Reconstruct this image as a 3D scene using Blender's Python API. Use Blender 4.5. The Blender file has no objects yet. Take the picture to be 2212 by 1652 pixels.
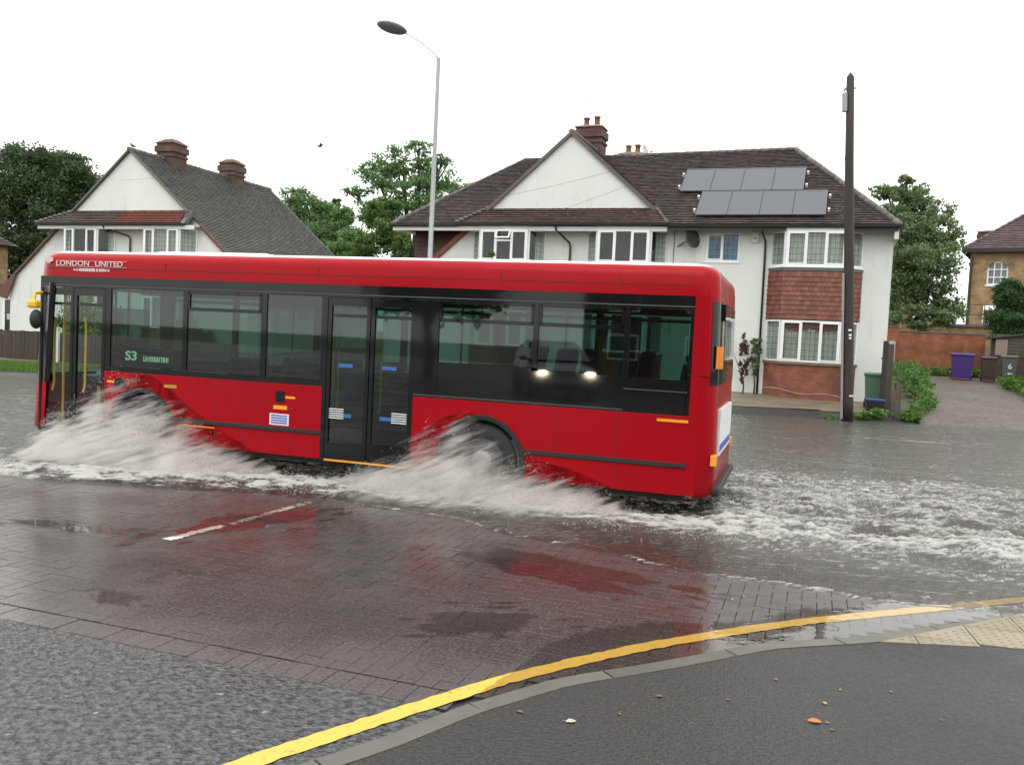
import bpy, math, random
import numpy as np
from mathutils import Vector, Matrix
random.seed(7); rng = np.random.default_rng(7)
sc = bpy.context.scene
COL = sc.collection
R = math.radians
# ---------------------------------------------------------------- camera
CAM_H, PITCH, ROLL = 1.923, R(-3.04), R(2.79)
cd = bpy.data.cameras.new('camera'); cam = bpy.data.objects.new('camera', cd); COL.objects.link(cam)
fw = Vector((0, math.cos(PITCH), math.sin(PITCH))); up0 = Vector((0, -math.sin(PITCH), math.cos(PITCH))); rt0 = Vector((1, 0, 0))
rt = rt0*math.cos(ROLL) + up0*math.sin(ROLL); up = -rt0*math.sin(ROLL) + up0*math.cos(ROLL)
cam.matrix_world = Matrix(((rt.x, up.x, -fw.x, 0), (rt.y, up.y, -fw.y, 0), (rt.z, up.z, -fw.z, CAM_H), (0, 0, 0, 1)))
cd.sensor_width = 36; cd.lens = 1875/2212*36; cd.clip_end = 2000; cd.clip_start = .05
sc.camera = cam
# ---------------------------------------------------------------- world: bright even overcast
w = bpy.data.worlds.new('World'); sc.world = w; w.use_nodes = True
nt = w.node_tree; nt.nodes.clear()
sky = nt.nodes.new('ShaderNodeTexSky'); sky.sky_type = 'NISHITA'; sky.sun_disc = False
sky.sun_elevation = R(58); sky.sun_rotation = R(200); sky.dust_density = 6; sky.air_density = 1
hs = nt.nodes.new('ShaderNodeHueSaturation'); hs.inputs['Saturation'].default_value = .12; hs.inputs['Value'].default_value = 1
nt.links.new(sky.outputs[0], hs.inputs['Color'])
mx = nt.nodes.new('ShaderNodeMix'); mx.data_type = 'RGBA'; mx.inputs[0].default_value = .8
# cloud layer: luminance rises gently towards the zenith as under a real overcast
tc = nt.nodes.new('ShaderNodeTexCoord'); sp = nt.nodes.new('ShaderNodeSeparateXYZ'); nt.links.new(tc.outputs['Generated'], sp.inputs[0])
mr = nt.nodes.new('ShaderNodeMapRange'); mr.inputs[1].default_value = 0; mr.inputs[2].default_value = 1
mr.inputs[3].default_value = 20; mr.inputs[4].default_value = 25
nt.links.new(sp.outputs[2], mr.inputs[0])
cn = nt.nodes.new('ShaderNodeTexNoise'); cn.inputs['Scale'].default_value = 2.2; cn.inputs['Detail'].default_value = 4
nt.links.new(tc.outputs['Generated'], cn.inputs['Vector'])
cm = nt.nodes.new('ShaderNodeMapRange'); cm.inputs[3].default_value = .94; cm.inputs[4].default_value = 1.06
nt.links.new(cn.outputs[0], cm.inputs[0])
mu = nt.nodes.new('ShaderNodeMath'); mu.operation = 'MULTIPLY'; nt.links.new(mr.outputs[0], mu.inputs[0]); nt.links.new(cm.outputs[0], mu.inputs[1])
vm = nt.nodes.new('ShaderNodeVectorMath'); vm.operation = 'SCALE'; vm.inputs[0].default_value = (.99, 1.01, .975)
nt.links.new(mu.outputs[0], vm.inputs['Scale'])
nt.links.new(hs.outputs[0], mx.inputs[6]); nt.links.new(vm.outputs[0], mx.inputs[7])
bg = nt.nodes.new('ShaderNodeBackground'); bg.inputs[1].default_value = .1
wo = nt.nodes.new('ShaderNodeOutputWorld'); nt.links.new(mx.outputs[2], bg.inputs[0]); nt.links.new(bg.outputs[0], wo.inputs[0])
sd = bpy.data.lights.new('sun', 'SUN'); sd.energy = .6; sd.angle = R(40); sd.color = (1, .98, .95)
so = bpy.data.objects.new('sun', sd); COL.objects.link(so); so.rotation_euler = (R(32), 0, R(-20)); so.location = (0, 0, 40)
sc.view_settings.view_transform = 'Standard'; sc.view_settings.look = 'None'
sc.view_settings.exposure = 0.0; sc.view_settings.gamma = 1
cy = sc.cycles
cy.use_denoising = True
try: cy.denoiser = 'OPENIMAGEDENOISE'
except Exception: pass
cy.max_bounces = 9; cy.diffuse_bounces = 3; cy.glossy_bounces = 4; cy.transmission_bounces = 4; cy.transparent_max_bounces = 24
cy.volume_bounces = 5; cy.caustics_reflective = False; cy.caustics_refractive = False; cy.sample_clamp_indirect = 6
# ---------------------------------------------------------------- mesh helpers
class MB:
    def __init__(s): s.v = []; s.f = []; s.sm = False
    def add(s, vs, fs):
        o = len(s.v); s.v += [tuple(p) for p in vs]; s.f += [tuple(i+o for i in f) for f in fs]; return s
    def box(s, x0, x1, y0, y1, z0, z1):
        return s.add([(x0,y0,z0),(x1,y0,z0),(x1,y1,z0),(x0,y1,z0),(x0,y0,z1),(x1,y0,z1),(x1,y1,z1),(x0,y1,z1)],
                     [(0,3,2,1),(4,5,6,7),(0,1,5,4),(1,2,6,5),(2,3,7,6),(3,0,4,7)])
    def prism(s, pts, ex):
        n = len(pts); ex = Vector(ex); a = [Vector(p) for p in pts]; b = [p+ex for p in a]
        return s.add(a+b, [tuple(range(n))[::-1], tuple(range(n, 2*n))] + [(i, (i+1) % n, (i+1) % n+n, i+n) for i in range(n)])
    def pane(s, x0, x1, y, z0, z1): return s.add([(x0, y, z0), (x1, y, z0), (x1, y, z1), (x0, y, z1)], [(0, 1, 2, 3)])
    def poly(s, pts): return s.add(pts, [tuple(range(len(pts)))])
    def tube(s, p0, p1, r0, r1=None, n=8, cap=True):
        return s.path([p0, p1], [r0, r0 if r1 is None else r1], n, cap)
    def path(s, pts, rs, n=6, cap=True):
        pts = [Vector(p) for p in pts]
        if not isinstance(rs, (list, tuple)): rs = [rs]*len(pts)
        vs = []; m = len(pts); pu = None
        for i, p in enumerate(pts):
            d = (pts[min(i+1, m-1)]-pts[max(i-1, 0)]).normalized()
            if pu is None: pu = d.orthogonal().normalized()
            else: pu = (pu-d*pu.dot(d)).normalized()
            q = d.cross(pu)
            for k in range(n):
                a = 2*math.pi*k/n; vs.append(p+(pu*math.cos(a)+q*math.sin(a))*rs[i])
        fs = [(i*n+k, i*n+(k+1) % n, (i+1)*n+(k+1) % n, (i+1)*n+k) for i in range(m-1) for k in range(n)]
        if cap: fs += [tuple(range(n))[::-1], tuple(range((m-1)*n, m*n))]
        return s.add(vs, fs)
    def lathe(s, prof, c=(0,0,0), axis='z', n=24):
        vs = []
        for r, h in prof:
            for k in range(n):
                a = 2*math.pi*k/n; x, y = r*math.cos(a), r*math.sin(a)
                vs.append({'z': (c[0]+x, c[1]+y, c[2]+h), 'y': (c[0]+x, c[1]+h, c[2]+y), 'x': (c[0]+h, c[1]+x, c[2]+y)}[axis])
        m = len(prof)
        return s.add(vs, [(i*n+k, i*n+(k+1) % n, (i+1)*n+(k+1) % n, (i+1)*n+k) for i in range(m-1) for k in range(n)])
    def ell(s, c, r, n=10, m=6):
        pr = [(math.sin(math.pi*i/m)*1, -math.cos(math.pi*i/m)) for i in range(m+1)]
        o = len(s.v); s.lathe(pr, n=n)
        for i in range(o, len(s.v)):
            p = s.v[i]; s.v[i] = (c[0]+p[0]*r[0], c[1]+p[1]*r[1], c[2]+p[2]*r[2])
        return s
    def loft(s, rings, close=True, cap=False):
        n = len(rings[0]); vs = [p for r in rings for p in r]; kk = n if close else n-1
        fs = [(i*n+k, i*n+(k+1) % n, (i+1)*n+(k+1) % n, (i+1)*n+k) for i in range(len(rings)-1) for k in range(kk)]
        if cap: fs.append(tuple(range((len(rings)-1)*n, len(rings)*n)))
        return s.add(vs, fs)
    def xf(s, M):
        s.v = [tuple(M @ Vector(p)) for p in s.v]; return s
    def build(s, name, m, parent=None, smooth=False, bevel=0, solid=0):
        me = bpy.data.meshes.new(name); me.from_pydata(s.v, [], s.f); me.update()
        if smooth: me.polygons.foreach_set('use_smooth', [True]*len(me.polygons))
        me.materials.append(m)
        o = bpy.data.objects.new(name, me); COL.objects.link(o)
        if parent: o.parent = parent
        if solid:
            k = o.modifiers.new('s', 'SOLIDIFY'); k.thickness = solid; k.offset = 0
        if bevel:
            b = o.modifiers.new('b', 'BEVEL'); b.width = bevel; b.segments = 2; b.limit_method = 'ANGLE'
        return o
def fast_mesh(name, V, F, m, parent=None, smooth=False):
    """V (n,3) array, F (m,k) array of equal-size faces"""
    me = bpy.data.meshes.new(name); V = np.asarray(V, np.float32); F = np.asarray(F, np.int32); k = F.shape[1]
    me.vertices.add(len(V)); me.vertices.foreach_set('co', V.ravel())
    me.loops.add(F.size); me.loops.foreach_set('vertex_index', F.ravel())
    me.polygons.add(len(F)); me.polygons.foreach_set('loop_start', np.arange(0, F.size, k, dtype=np.int32))
    me.polygons.foreach_set('use_smooth', np.full(len(F), bool(smooth)))
    me.update(calc_edges=True); me.validate()
    me.materials.append(m); o = bpy.data.objects.new(name, me); COL.objects.link(o)
    if parent: o.parent = parent
    return o
def tag(o, label=None, cat=None, group=None, kind=None):
    if label: o['label'] = label
    if cat: o['category'] = cat
    if group: o['group'] = group
    if kind: o['kind'] = kind
    return o
def thing(name, label, cat, loc=(0,0,0), rz=0, group=None):
    o = bpy.data.objects.new(name, None); COL.objects.link(o); o.location = loc; o.rotation_euler = (0, 0, rz)
    o.empty_display_size = .2
    return tag(o, label, cat, group)
def inst(src, parent=None, loc=None, rot=None):
    c = src.copy(); COL.objects.link(c)
    if parent is not None: c.parent = parent
    if loc is not None: c.location = loc
    if rot is not None: c.rotation_euler = rot
    return c
def text_mesh(name, body, size, m, parent, M, extrude=.002, shear=0, align='CENTER', bold=0):
    cu = bpy.data.curves.new(name, 'FONT'); cu.body = body; cu.size = size; cu.extrude = extrude; cu.align_x = align; cu.align_y = 'CENTER'; cu.offset = bold
    cu.resolution_u = 3
    t = bpy.data.objects.new(name, cu); COL.objects.link(t)
    dg = bpy.context.evaluated_depsgraph_get(); me = bpy.data.meshes.new_from_object(t.evaluated_get(dg))
    bpy.data.objects.remove(t); me.transform(M); me.materials.clear(); me.materials.append(m)
    o = bpy.data.objects.new(name, me); COL.objects.link(o); o.parent = parent
    return o
# numpy fractal noise -------------------------------------------------
def vnoise(x, y, seed=0):
    xi = np.floor(x).astype(np.int64); yi = np.floor(y).astype(np.int64); xf = x-xi; yf = y-yi
    def h(a, b):
        n = (a*374761393 + b*668265263 + seed*974711) & 0xffffffff
        n = ((n ^ (n >> 13))*1274126177) & 0xffffffff
        return ((n ^ (n >> 16)) & 0xffff)/65535.0
    u = xf*xf*(3-2*xf); v = yf*yf*(3-2*yf)
    return (h(xi, yi)*(1-u)+h(xi+1, yi)*u)*(1-v)+(h(xi, yi+1)*(1-u)+h(xi+1, yi+1)*u)*v
def fbm(x, y, o=4, seed=0):
    r = 0; a = .5; t = 0
    for i in range(o): r = r+a*vnoise(x, y, seed+i*17); t += a; a *= .5; x = x*2.03+5.1; y = y*2.03+1.7
    return r/t
# ---------------------------------------------------------------- materials
def nn(t, ty, **k):
    n = t.nodes.new(ty)
    for a, b in k.items(): setattr(n, a, b)
    return n
def pm(name, col, rough=.6, col2=None, var=.0, vs=3., bump=0, bs=40., island=0, metal=0, spec=.5, coat=0, rvar=0, stretch=None, objrand=0, translucent=0, coord='Object'):
    m = bpy.data.materials.new(name); m.use_nodes = True; t = m.node_tree; b = t.nodes['Principled BSDF']
    b.inputs['Roughness'].default_value = rough; b.inputs['Metallic'].default_value = metal
    b.inputs['Specular IOR Level'].default_value = spec; b.inputs['Coat Weight'].default_value = coat; b.inputs['Coat Roughness'].default_value = .05
    b.inputs['Base Color'].default_value = (*col, 1)
    L = t.links; vec = None
    if var or bump or rvar:
        c = nn(t, 'ShaderNodeTexCoord'); vec = c.outputs[coord] if coord != 'Position' else nn(t, 'ShaderNodeNewGeometry').outputs['Position']
        if stretch:
            mp = nn(t, 'ShaderNodeMapping'); mp.inputs['Scale'].default_value = stretch; L.new(vec, mp.inputs[0]); vec = mp.outputs[0]
    cur = None
    if var:
        n = nn(t, 'ShaderNodeTexNoise'); n.inputs['Scale'].default_value = vs; n.inputs['Detail'].default_value = 6; n.inputs['Roughness'].default_value = .65; L.new(vec, n.inputs['Vector'])
        r = nn(t, 'ShaderNodeMapRange'); r.inputs[1].default_value = .5-.22/max(var, .05)*.5 if var > 1 else .3; r.inputs[2].default_value = .7; r.inputs[4].default_value = min(var, 1); L.new(n.outputs[0], r.inputs[0])
        q = nn(t, 'ShaderNodeMix', data_type='RGBA'); q.inputs[6].default_value = (*col, 1); q.inputs[7].default_value = (*(col2 or [k*.5 for k in col]), 1)
        L.new(r.outputs[0], q.inputs[0]); cur = q.outputs[2]
        if rvar:
            rr = nn(t, 'ShaderNodeMapRange'); rr.inputs[3].default_value = rough-rvar; rr.inputs[4].default_value = rough+rvar; L.new(n.outputs[0], rr.inputs[0]); L.new(rr.outputs[0], b.inputs['Roughness'])
    if island or objrand:
        src = nn(t, 'ShaderNodeNewGeometry').outputs['Random Per Island'] if island else nn(t, 'ShaderNodeObjectInfo').outputs['Random']
        a = island or objrand
        r = nn(t, 'ShaderNodeMapRange'); r.inputs[3].default_value = 1-a; r.inputs[4].default_value = 1+a; L.new(src, r.inputs[0])
        q = nn(t, 'ShaderNodeVectorMath', operation='SCALE')
        if cur: L.new(cur, q.inputs[0])
        else: q.inputs[0].default_value = col
        L.new(r.outputs[0], q.inputs['Scale']); cur = q.outputs[0]
    if cur: L.new(cur, b.inputs['Base Color'])
    if bump:
        n = nn(t, 'ShaderNodeTexNoise'); n.inputs['Scale'].default_value = bs; n.inputs['Detail'].default_value = 4; L.new(vec, n.inputs['Vector'])
        u = nn(t, 'ShaderNodeBump'); u.inputs['Strength'].default_value = bump; u.inputs['Distance'].default_value = .01; L.new(n.outputs[0], u.inputs['Height']); L.new(u.outputs[0], b.inputs['Normal'])
    if translucent:
        tr = nn(t, 'ShaderNodeBsdfTranslucent'); ms = nn(t, 'ShaderNodeMixShader'); ms.inputs[0].default_value = translucent
        if cur: L.new(cur, tr.inputs[0])
        else: tr.inputs[0].default_value = (*col, 1)
        L.new(b.outputs[0], ms.inputs[1]); L.new(tr.outputs[0], ms.inputs[2]); L.new(ms.outputs[0], t.nodes['Material Output'].inputs[0])
    return m
def schlick(t, f0, normal=None):
    g = nn(t, 'ShaderNodeNewGeometry'); d = nn(t, 'ShaderNodeVectorMath', operation='DOT_PRODUCT'); t.links.new(normal or g.outputs['Normal'], d.inputs[0]); t.links.new(g.outputs['Incoming'], d.inputs[1])
    ab = nn(t, 'ShaderNodeMath', operation='ABSOLUTE'); t.links.new(d.outputs['Value'], ab.inputs[0])
    s = nn(t, 'ShaderNodeMath', operation='SUBTRACT'); s.inputs[0].default_value = 1; t.links.new(ab.outputs[0], s.inputs[1]); s.use_clamp = True
    p = nn(t, 'ShaderNodeMath', operation='POWER'); t.links.new(s.outputs[0], p.inputs[0]); p.inputs[1].default_value = 5
    m = nn(t, 'ShaderNodeMath', operation='MULTIPLY_ADD'); t.links.new(p.outputs[0], m.inputs[0]); m.inputs[1].default_value = 1-f0; m.inputs[2].default_value = f0
    return m.outputs[0]
def glass(name, tint, rough=.01, f0=.06):
    m = bpy.data.materials.new(name); m.use_nodes = True; t = m.node_tree; t.nodes.clear()
    o = nn(t, 'ShaderNodeOutputMaterial'); tr = nn(t, 'ShaderNodeBsdfTransparent'); tr.inputs[0].default_value = (*tint, 1)
    g = nn(t, 'ShaderNodeBsdfGlossy'); g.inputs['Roughness'].default_value = rough
    ms = nn(t, 'ShaderNodeMixShader'); t.links.new(schlick(t, f0), ms.inputs[0]); t.links.new(tr.outputs[0], ms.inputs[1]); t.links.new(g.outputs[0], ms.inputs[2]); t.links.new(ms.outputs[0], o.inputs[0])
    return m
def brick_mat(name, c1, c2, mortar, scale=1., plane='xz', rough=.8):
    m = bpy.data.materials.new(name); m.use_nodes = True; t = m.node_tree; b = t.nodes['Principled BSDF']; L = t.links
    c = nn(t, 'ShaderNodeTexCoord'); s = nn(t, 'ShaderNodeSeparateXYZ'); L.new(c.outputs['Object'], s.inputs[0])
    k = nn(t, 'ShaderNodeCombineXYZ'); L.new(s.outputs[0 if plane == 'xz' else 1], k.inputs[0]); L.new(s.outputs[2], k.inputs[1])
    bt = nn(t, 'ShaderNodeTexBrick'); bt.inputs['Scale'].default_value = scale; bt.inputs['Brick Width'].default_value = .225; bt.inputs['Row Height'].default_value = .075
    bt.inputs['Mortar Size'].default_value = .006; bt.inputs['Color1'].default_value = (*c1, 1); bt.inputs['Color2'].default_value = (*c2, 1); bt.inputs['Mortar'].default_value = (*mortar, 1); bt.inputs['Bias'].default_value = -.2
    L.new(k.outputs[0], bt.inputs[0])
    n = nn(t, 'ShaderNodeTexNoise'); n.inputs['Scale'].default_value = 2.; n.inputs['Detail'].default_value = 6; L.new(c.outputs['Object'], n.inputs[0])
    r = nn(t, 'ShaderNodeMapRange'); r.inputs[1].default_value = .3; r.inputs[2].default_value = .7; r.inputs[3].default_value = .6; r.inputs[4].default_value = 1.25; L.new(n.outputs[0], r.inputs[0])
    q = nn(t, 'ShaderNodeVectorMath', operation='SCALE'); L.new(bt.outputs[0], q.inputs[0]); L.new(r.outputs[0], q.inputs['Scale']); L.new(q.outputs[0], b.inputs['Base Color'])
    u = nn(t, 'ShaderNodeBump'); u.inputs['Strength'].default_value = .6; u.inputs['Distance'].default_value = .008; u.invert = True; L.new(bt.outputs['Fac'], u.inputs['Height']); L.new(u.outputs[0], b.inputs['Normal'])
    b.inputs['Roughness'].default_value = rough
    return m
M = {}
def render_mat(name, col, stain):
    m = pm(name, col, .8, col2=[k*.88 for k in col], var=.7, vs=.9, bump=.35, bs=45); t = m.node_tree; b = t.nodes['Principled BSDF']; L = t.links; cur = b.inputs['Base Color'].links[0].from_socket
    c = nn(t, 'ShaderNodeTexCoord').outputs['Object']; mp = nn(t, 'ShaderNodeMapping'); mp.inputs['Scale'].default_value = (1.6, 1.6, .42); L.new(c, mp.inputs[0])
    n = nn(t, 'ShaderNodeTexNoise'); n.inputs['Scale'].default_value = 1.3; n.inputs['Detail'].default_value = 9; n.inputs['Roughness'].default_value = .72; L.new(mp.outputs[0], n.inputs[0])
    r = nn(t, 'ShaderNodeMapRange'); r.inputs[1].default_value = .56; r.inputs[2].default_value = .74; r.inputs[4].default_value = .8; L.new(n.outputs[0], r.inputs[0])
    q = nn(t, 'ShaderNodeMix', data_type='RGBA'); L.new(r.outputs[0], q.inputs[0]); L.new(cur, q.inputs[6]); q.inputs[7].default_value = (*stain, 1); L.new(q.outputs[2], b.inputs['Base Color']); return m
M['render'] = render_mat('white_render', (.69, .71, .68), (.44, .46, .40))
M['white'] = pm('white_upvc', (.80, .81, .81), .35)
M['black'] = pm('black_plastic', (.015, .015, .016), .4)
M['tile_brown'] = pm('clay_tile_brown', (.112, .082, .074), .5, col2=(.068, .059, .061), var=.9, vs=.8, island=.42)
M['tile_grey'] = pm('clay_tile_grey', (.118, .116, .124), .5, col2=(.105, .100, .072), var=.9, vs=.5, island=.32)
M['tile_red'] = pm('clay_tile_red', (.19, .052, .034), .6, col2=(.13, .04, .03), var=.8, vs=2, island=.25)
M['tile_hung'] = pm('hung_tile', (.20, .060, .036), .55, col2=(.13, .043, .029), var=.8, vs=3, bump=.2, bs=30, objrand=.3)
M['tile_hung_dark'] = pm('hung_tile_dark', (.095, .034, .028), .55, col2=(.06, .027, .022), var=.8, vs=3, objrand=.22)
M['brick'] = brick_mat('bay_brick', (.28, .085, .045), (.20, .058, .036), (.17, .12, .09))
M['brick_chim'] = brick_mat('chimney_brick', (.115, .052, .041), (.078, .038, .032), (.085, .07, .06))
M['brick_wall'] = brick_mat('garden_wall_brick', (.30, .095, .045), (.22, .066, .034), (.20, .12, .08))
M['brick_yellow'] = brick_mat('yellow_stock_brick', (.36, .23, .11), (.26, .155, .075), (.26, .20, .13))
M['lead'] = pm('lead_grey', (.12, .125, .135), .5)
M['cames'] = pm('lead_cames', (.05, .055, .055), .5)
M['clearglass'] = glass('clear_window_glass', (.80, .85, .83))
M['room'] = pm('room_shade', (.03, .032, .034), .9)  # near-black colour stands in for the shade inside rooms
M['net'] = pm('net_curtain', (.62, .64, .58), .9, col2=(.36, .38, .33), var=.9, vs=6, stretch=(6, 6, .5))
M['curtain_rose'] = pm('rose_pelmet', (.28, .10, .085), .9)
M['blue_reflection'] = pm('blue_pane_reflection', (.09, .36, .62), .8, col2=(.04, .14, .28), var=1, vs=2.2)  # blue sheet behind the panes stands in for their bluish reflection
M['wood_dark'] = pm('creosoted_wood', (.030, .020, .016), .6, col2=(.018, .012, .010), var=.8, vs=6, stretch=(1, 1, .15), bump=.4, bs=60)
M['wood_old'] = pm('weathered_wood', (.10, .085, .065), .8, col2=(.06, .05, .04), var=.8, vs=6, stretch=(1, 1, .15), bump=.4, bs=60)
M['wood_fence'] = pm('brown_fence_wood', (.055, .040, .032), .75, col2=(.03, .024, .02), var=.8, vs=6, stretch=(3, 3, .3), objrand=.2)
M['galv'] = pm('galvanised_steel', (.33, .34, .35), .45, metal=.6, col2=(.26, .265, .275), var=.5, vs=4)
M['grey_plastic'] = pm('grey_plastic', (.30, .31, .33), .5)
M['dish'] = pm('dish_grey', (.055, .058, .062), .5)
M['lantern'] = pm('lantern_grey', (.16, .155, .17), .5)
M['dish_light'] = pm('dish_pale', (.45, .46, .47), .5)
M['pv'] = pm('solar_cells', (.072, .077, .096), .38, spec=.4, col2=(.064, .069, .088), var=.3, vs=30)
M['pv_frame'] = pm('solar_frame', (.085, .09, .10), .45)
M['pot'] = pm('terracotta_pot', (.24, .085, .055), .7, col2=(.12, .05, .04), var=.8, vs=5)
M['cement'] = pm('cement_flaunching', (.20, .16, .11), .9, col2=(.11, .09, .07), var=.8, vs=5)
M['soffit'] = pm('white_fascia', (.70, .70, .67), .6, col2=(.5, .5, .46), var=.5, vs=2)
M['barge'] = pm('brown_bargeboard', (.11, .045, .033), .6)
M['red'] = pm('bus_red_paint', (.36, .0045, .011), .22, spec=.12, col2=(.27, .006, .009), var=.55, vs=1.6, rvar=.12)
M['buswhite'] = pm('bus_roof_white', (.85, .85, .85), .35)
M['busblack'] = pm('bus_black_gloss', (.009, .009, .010), .05, spec=.35)
M['rubber'] = pm('black_rubber', (.012, .012, .013), .6)
M['busglass'] = glass('tinted_bus_glass', (.17, .30, .27), rough=.02, f0=.085)
M['doorglass'] = glass('bus_door_glass', (.80, .85, .83))
M['amber'] = pm('amber_reflector', (.85, .33, .02), .4)
M['yellow'] = pm('yellow_handrail', (.72, .46, .02), .35)
M['seatblue'] = pm('blue_moquette', (.03, .09, .19), .9, col2=(.02, .05, .10), var=.9, vs=40)
M['cabgrey'] = pm('interior_grey', (.30, .33, .34), .6)
M['floor'] = pm('bus_floor', (.06, .065, .07), .6)
M['cyan'] = pm('pale_blue_panel', (.14, .34, .42), .4)
M['tyre'] = pm('tyre', (.02, .02, .021), .7)
M['rim'] = pm('wheel_rim', (.28, .28, .29), .45, metal=.6)
M['print_white'] = pm('white_vinyl', (.75, .75, .76), .5)
M['print_pink'] = pm('faded_white_lettering', (.66, .50, .50), .5)
M['print_blue'] = pm('blue_vinyl', (.05, .10, .42), .5)
M['print_skyblue'] = pm('blue_door_sticker', (.03, .13, .38), .5)
M['purple'] = pm('purple_bin', (.065, .024, .20), .5, col2=(.05, .02, .16), var=.5, vs=4)
M['bin_green'] = pm('green_bin', (.085, .17, .115), .5, col2=(.07, .14, .10), var=.5, vs=4)
M['bin_grey'] = pm('grey_bin', (.12, .125, .13), .5)
M['bin_brown'] = pm('brown_bin', (.055, .035, .028), .5)
M['blue_box'] = pm('blue_recycling_lid', (.02, .07, .26), .5)
def emis(name, col, st):
    m = bpy.data.materials.new(name); m.use_nodes = True; b = m.node_tree.nodes['Principled BSDF']
    b.inputs['Base Color'].default_value = (*col, 1); b.inputs['Emission Color'].default_value = (*col, 1); b.inputs['Emission Strength'].default_value = st
    return m
M['led'] = emis('route_display_led', (.62, .74, .5), 1.3)
def leaf(name, c, c2, isl=.45): return pm(name, c, .5, col2=c2, var=.9, vs=.45, island=isl, translucent=.42)
M['leaf_dark'] = leaf('leaves_dark', (0.079, 0.123, 0.050), (0.052, 0.085, 0.040))
M['leaf_oak'] = leaf('leaves_oak', (0.165, 0.280, 0.092), (0.102, 0.189, 0.074))
M['leaf_light'] = leaf('leaves_light', (0.136, 0.216, 0.051), (0.080, 0.152, 0.045))
M['leaf_ash'] = leaf('leaves_ash', (0.175, 0.246, 0.095), (0.113, 0.168, 0.084))
M['leaf_conifer'] = leaf('leaves_conifer', (0.064, 0.131, 0.042), (0.042, 0.088, 0.032))
M['leaf_weed'] = leaf('leaves_weed', (0.142, 0.272, 0.057), (0.095, 0.181, 0.048))
M['grass'] = leaf('grass_blades', (0.120, 0.228, 0.036), (0.084, 0.168, 0.030))
M['bark'] = pm('bark', (.065, .052, .042), .9, col2=(.035, .03, .025), var=.9, vs=8, bump=.6, bs=25)
M['twig_red'] = leaf('leaves_bronze', (.12, .06, .05), (.08, .045, .04))
M['slate'] = pm('slate_roof', (.06, .062, .07), .5, island=.3)
M['tile_plum'] = pm('clay_tile_plum', (.095, .055, .056), .6, col2=(.07, .045, .046), var=.8, vs=.6, island=.3)
# ================================================================= GROUND
YAW_H = R(-20); YAW_B = R(-18.11)
def sm(t): t = np.clip(t, 0, 1); return t*t*(3-2*t)
def yk(x): return 25.3-.07*np.asarray(x, float)          # far edge of the carriageway
def G(x, y):
    e = np.asarray(y, float)-yk(x)
    return sm((e+.7)/1.2)*.12 + np.clip(e, 0, 17)*.052
def grid_obj(name, xs, ys, zf, m, parent=None, mask=None, smooth=True):
    X, Y = np.meshgrid(xs, ys); Z = zf(X, Y); n = len(xs)
    V = np.stack([X, Y, Z], -1).reshape(-1, 3)
    I, J = np.meshgrid(np.arange(n-1), np.arange(len(ys)-1)); a = (J*n+I).ravel()
    if mask is not None: a = a[mask((X[:-1, :-1]+X[1:, 1:])/2, (Y[:-1, :-1]+Y[1:, 1:])/2).ravel()]
    F = np.stack([a, a+1, a+1+n, a+n], -1)
    return fast_mesh(name, V, F, m, parent, smooth)
def lin(*seg):
    r = []
    for a, b, d in seg: r += list(np.arange(a, b-1e-6, d))
    return np.array(r+[seg[-1][1]])
KX = np.array([-2.75, -2.6, -2.2, -1.6, -.75, -.57, -.17, .32, .94, 1.7, 2.47, 3.3, 3.88, 6, 12, 40])
KY = np.array([-8, -2, 1.5, 2.9, 3.73, 3.88, 4.32, 4.73, 5.05, 5.49, 5.80, 6.23, 6.34, 6.9, 7.4, 8])
def kerb_y(x): return np.interp(x, KX, KY)
M['soil'] = pm('soil', (.07, .075, .04), .9, col2=(.05, .06, .03), var=.9, vs=.4)
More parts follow.
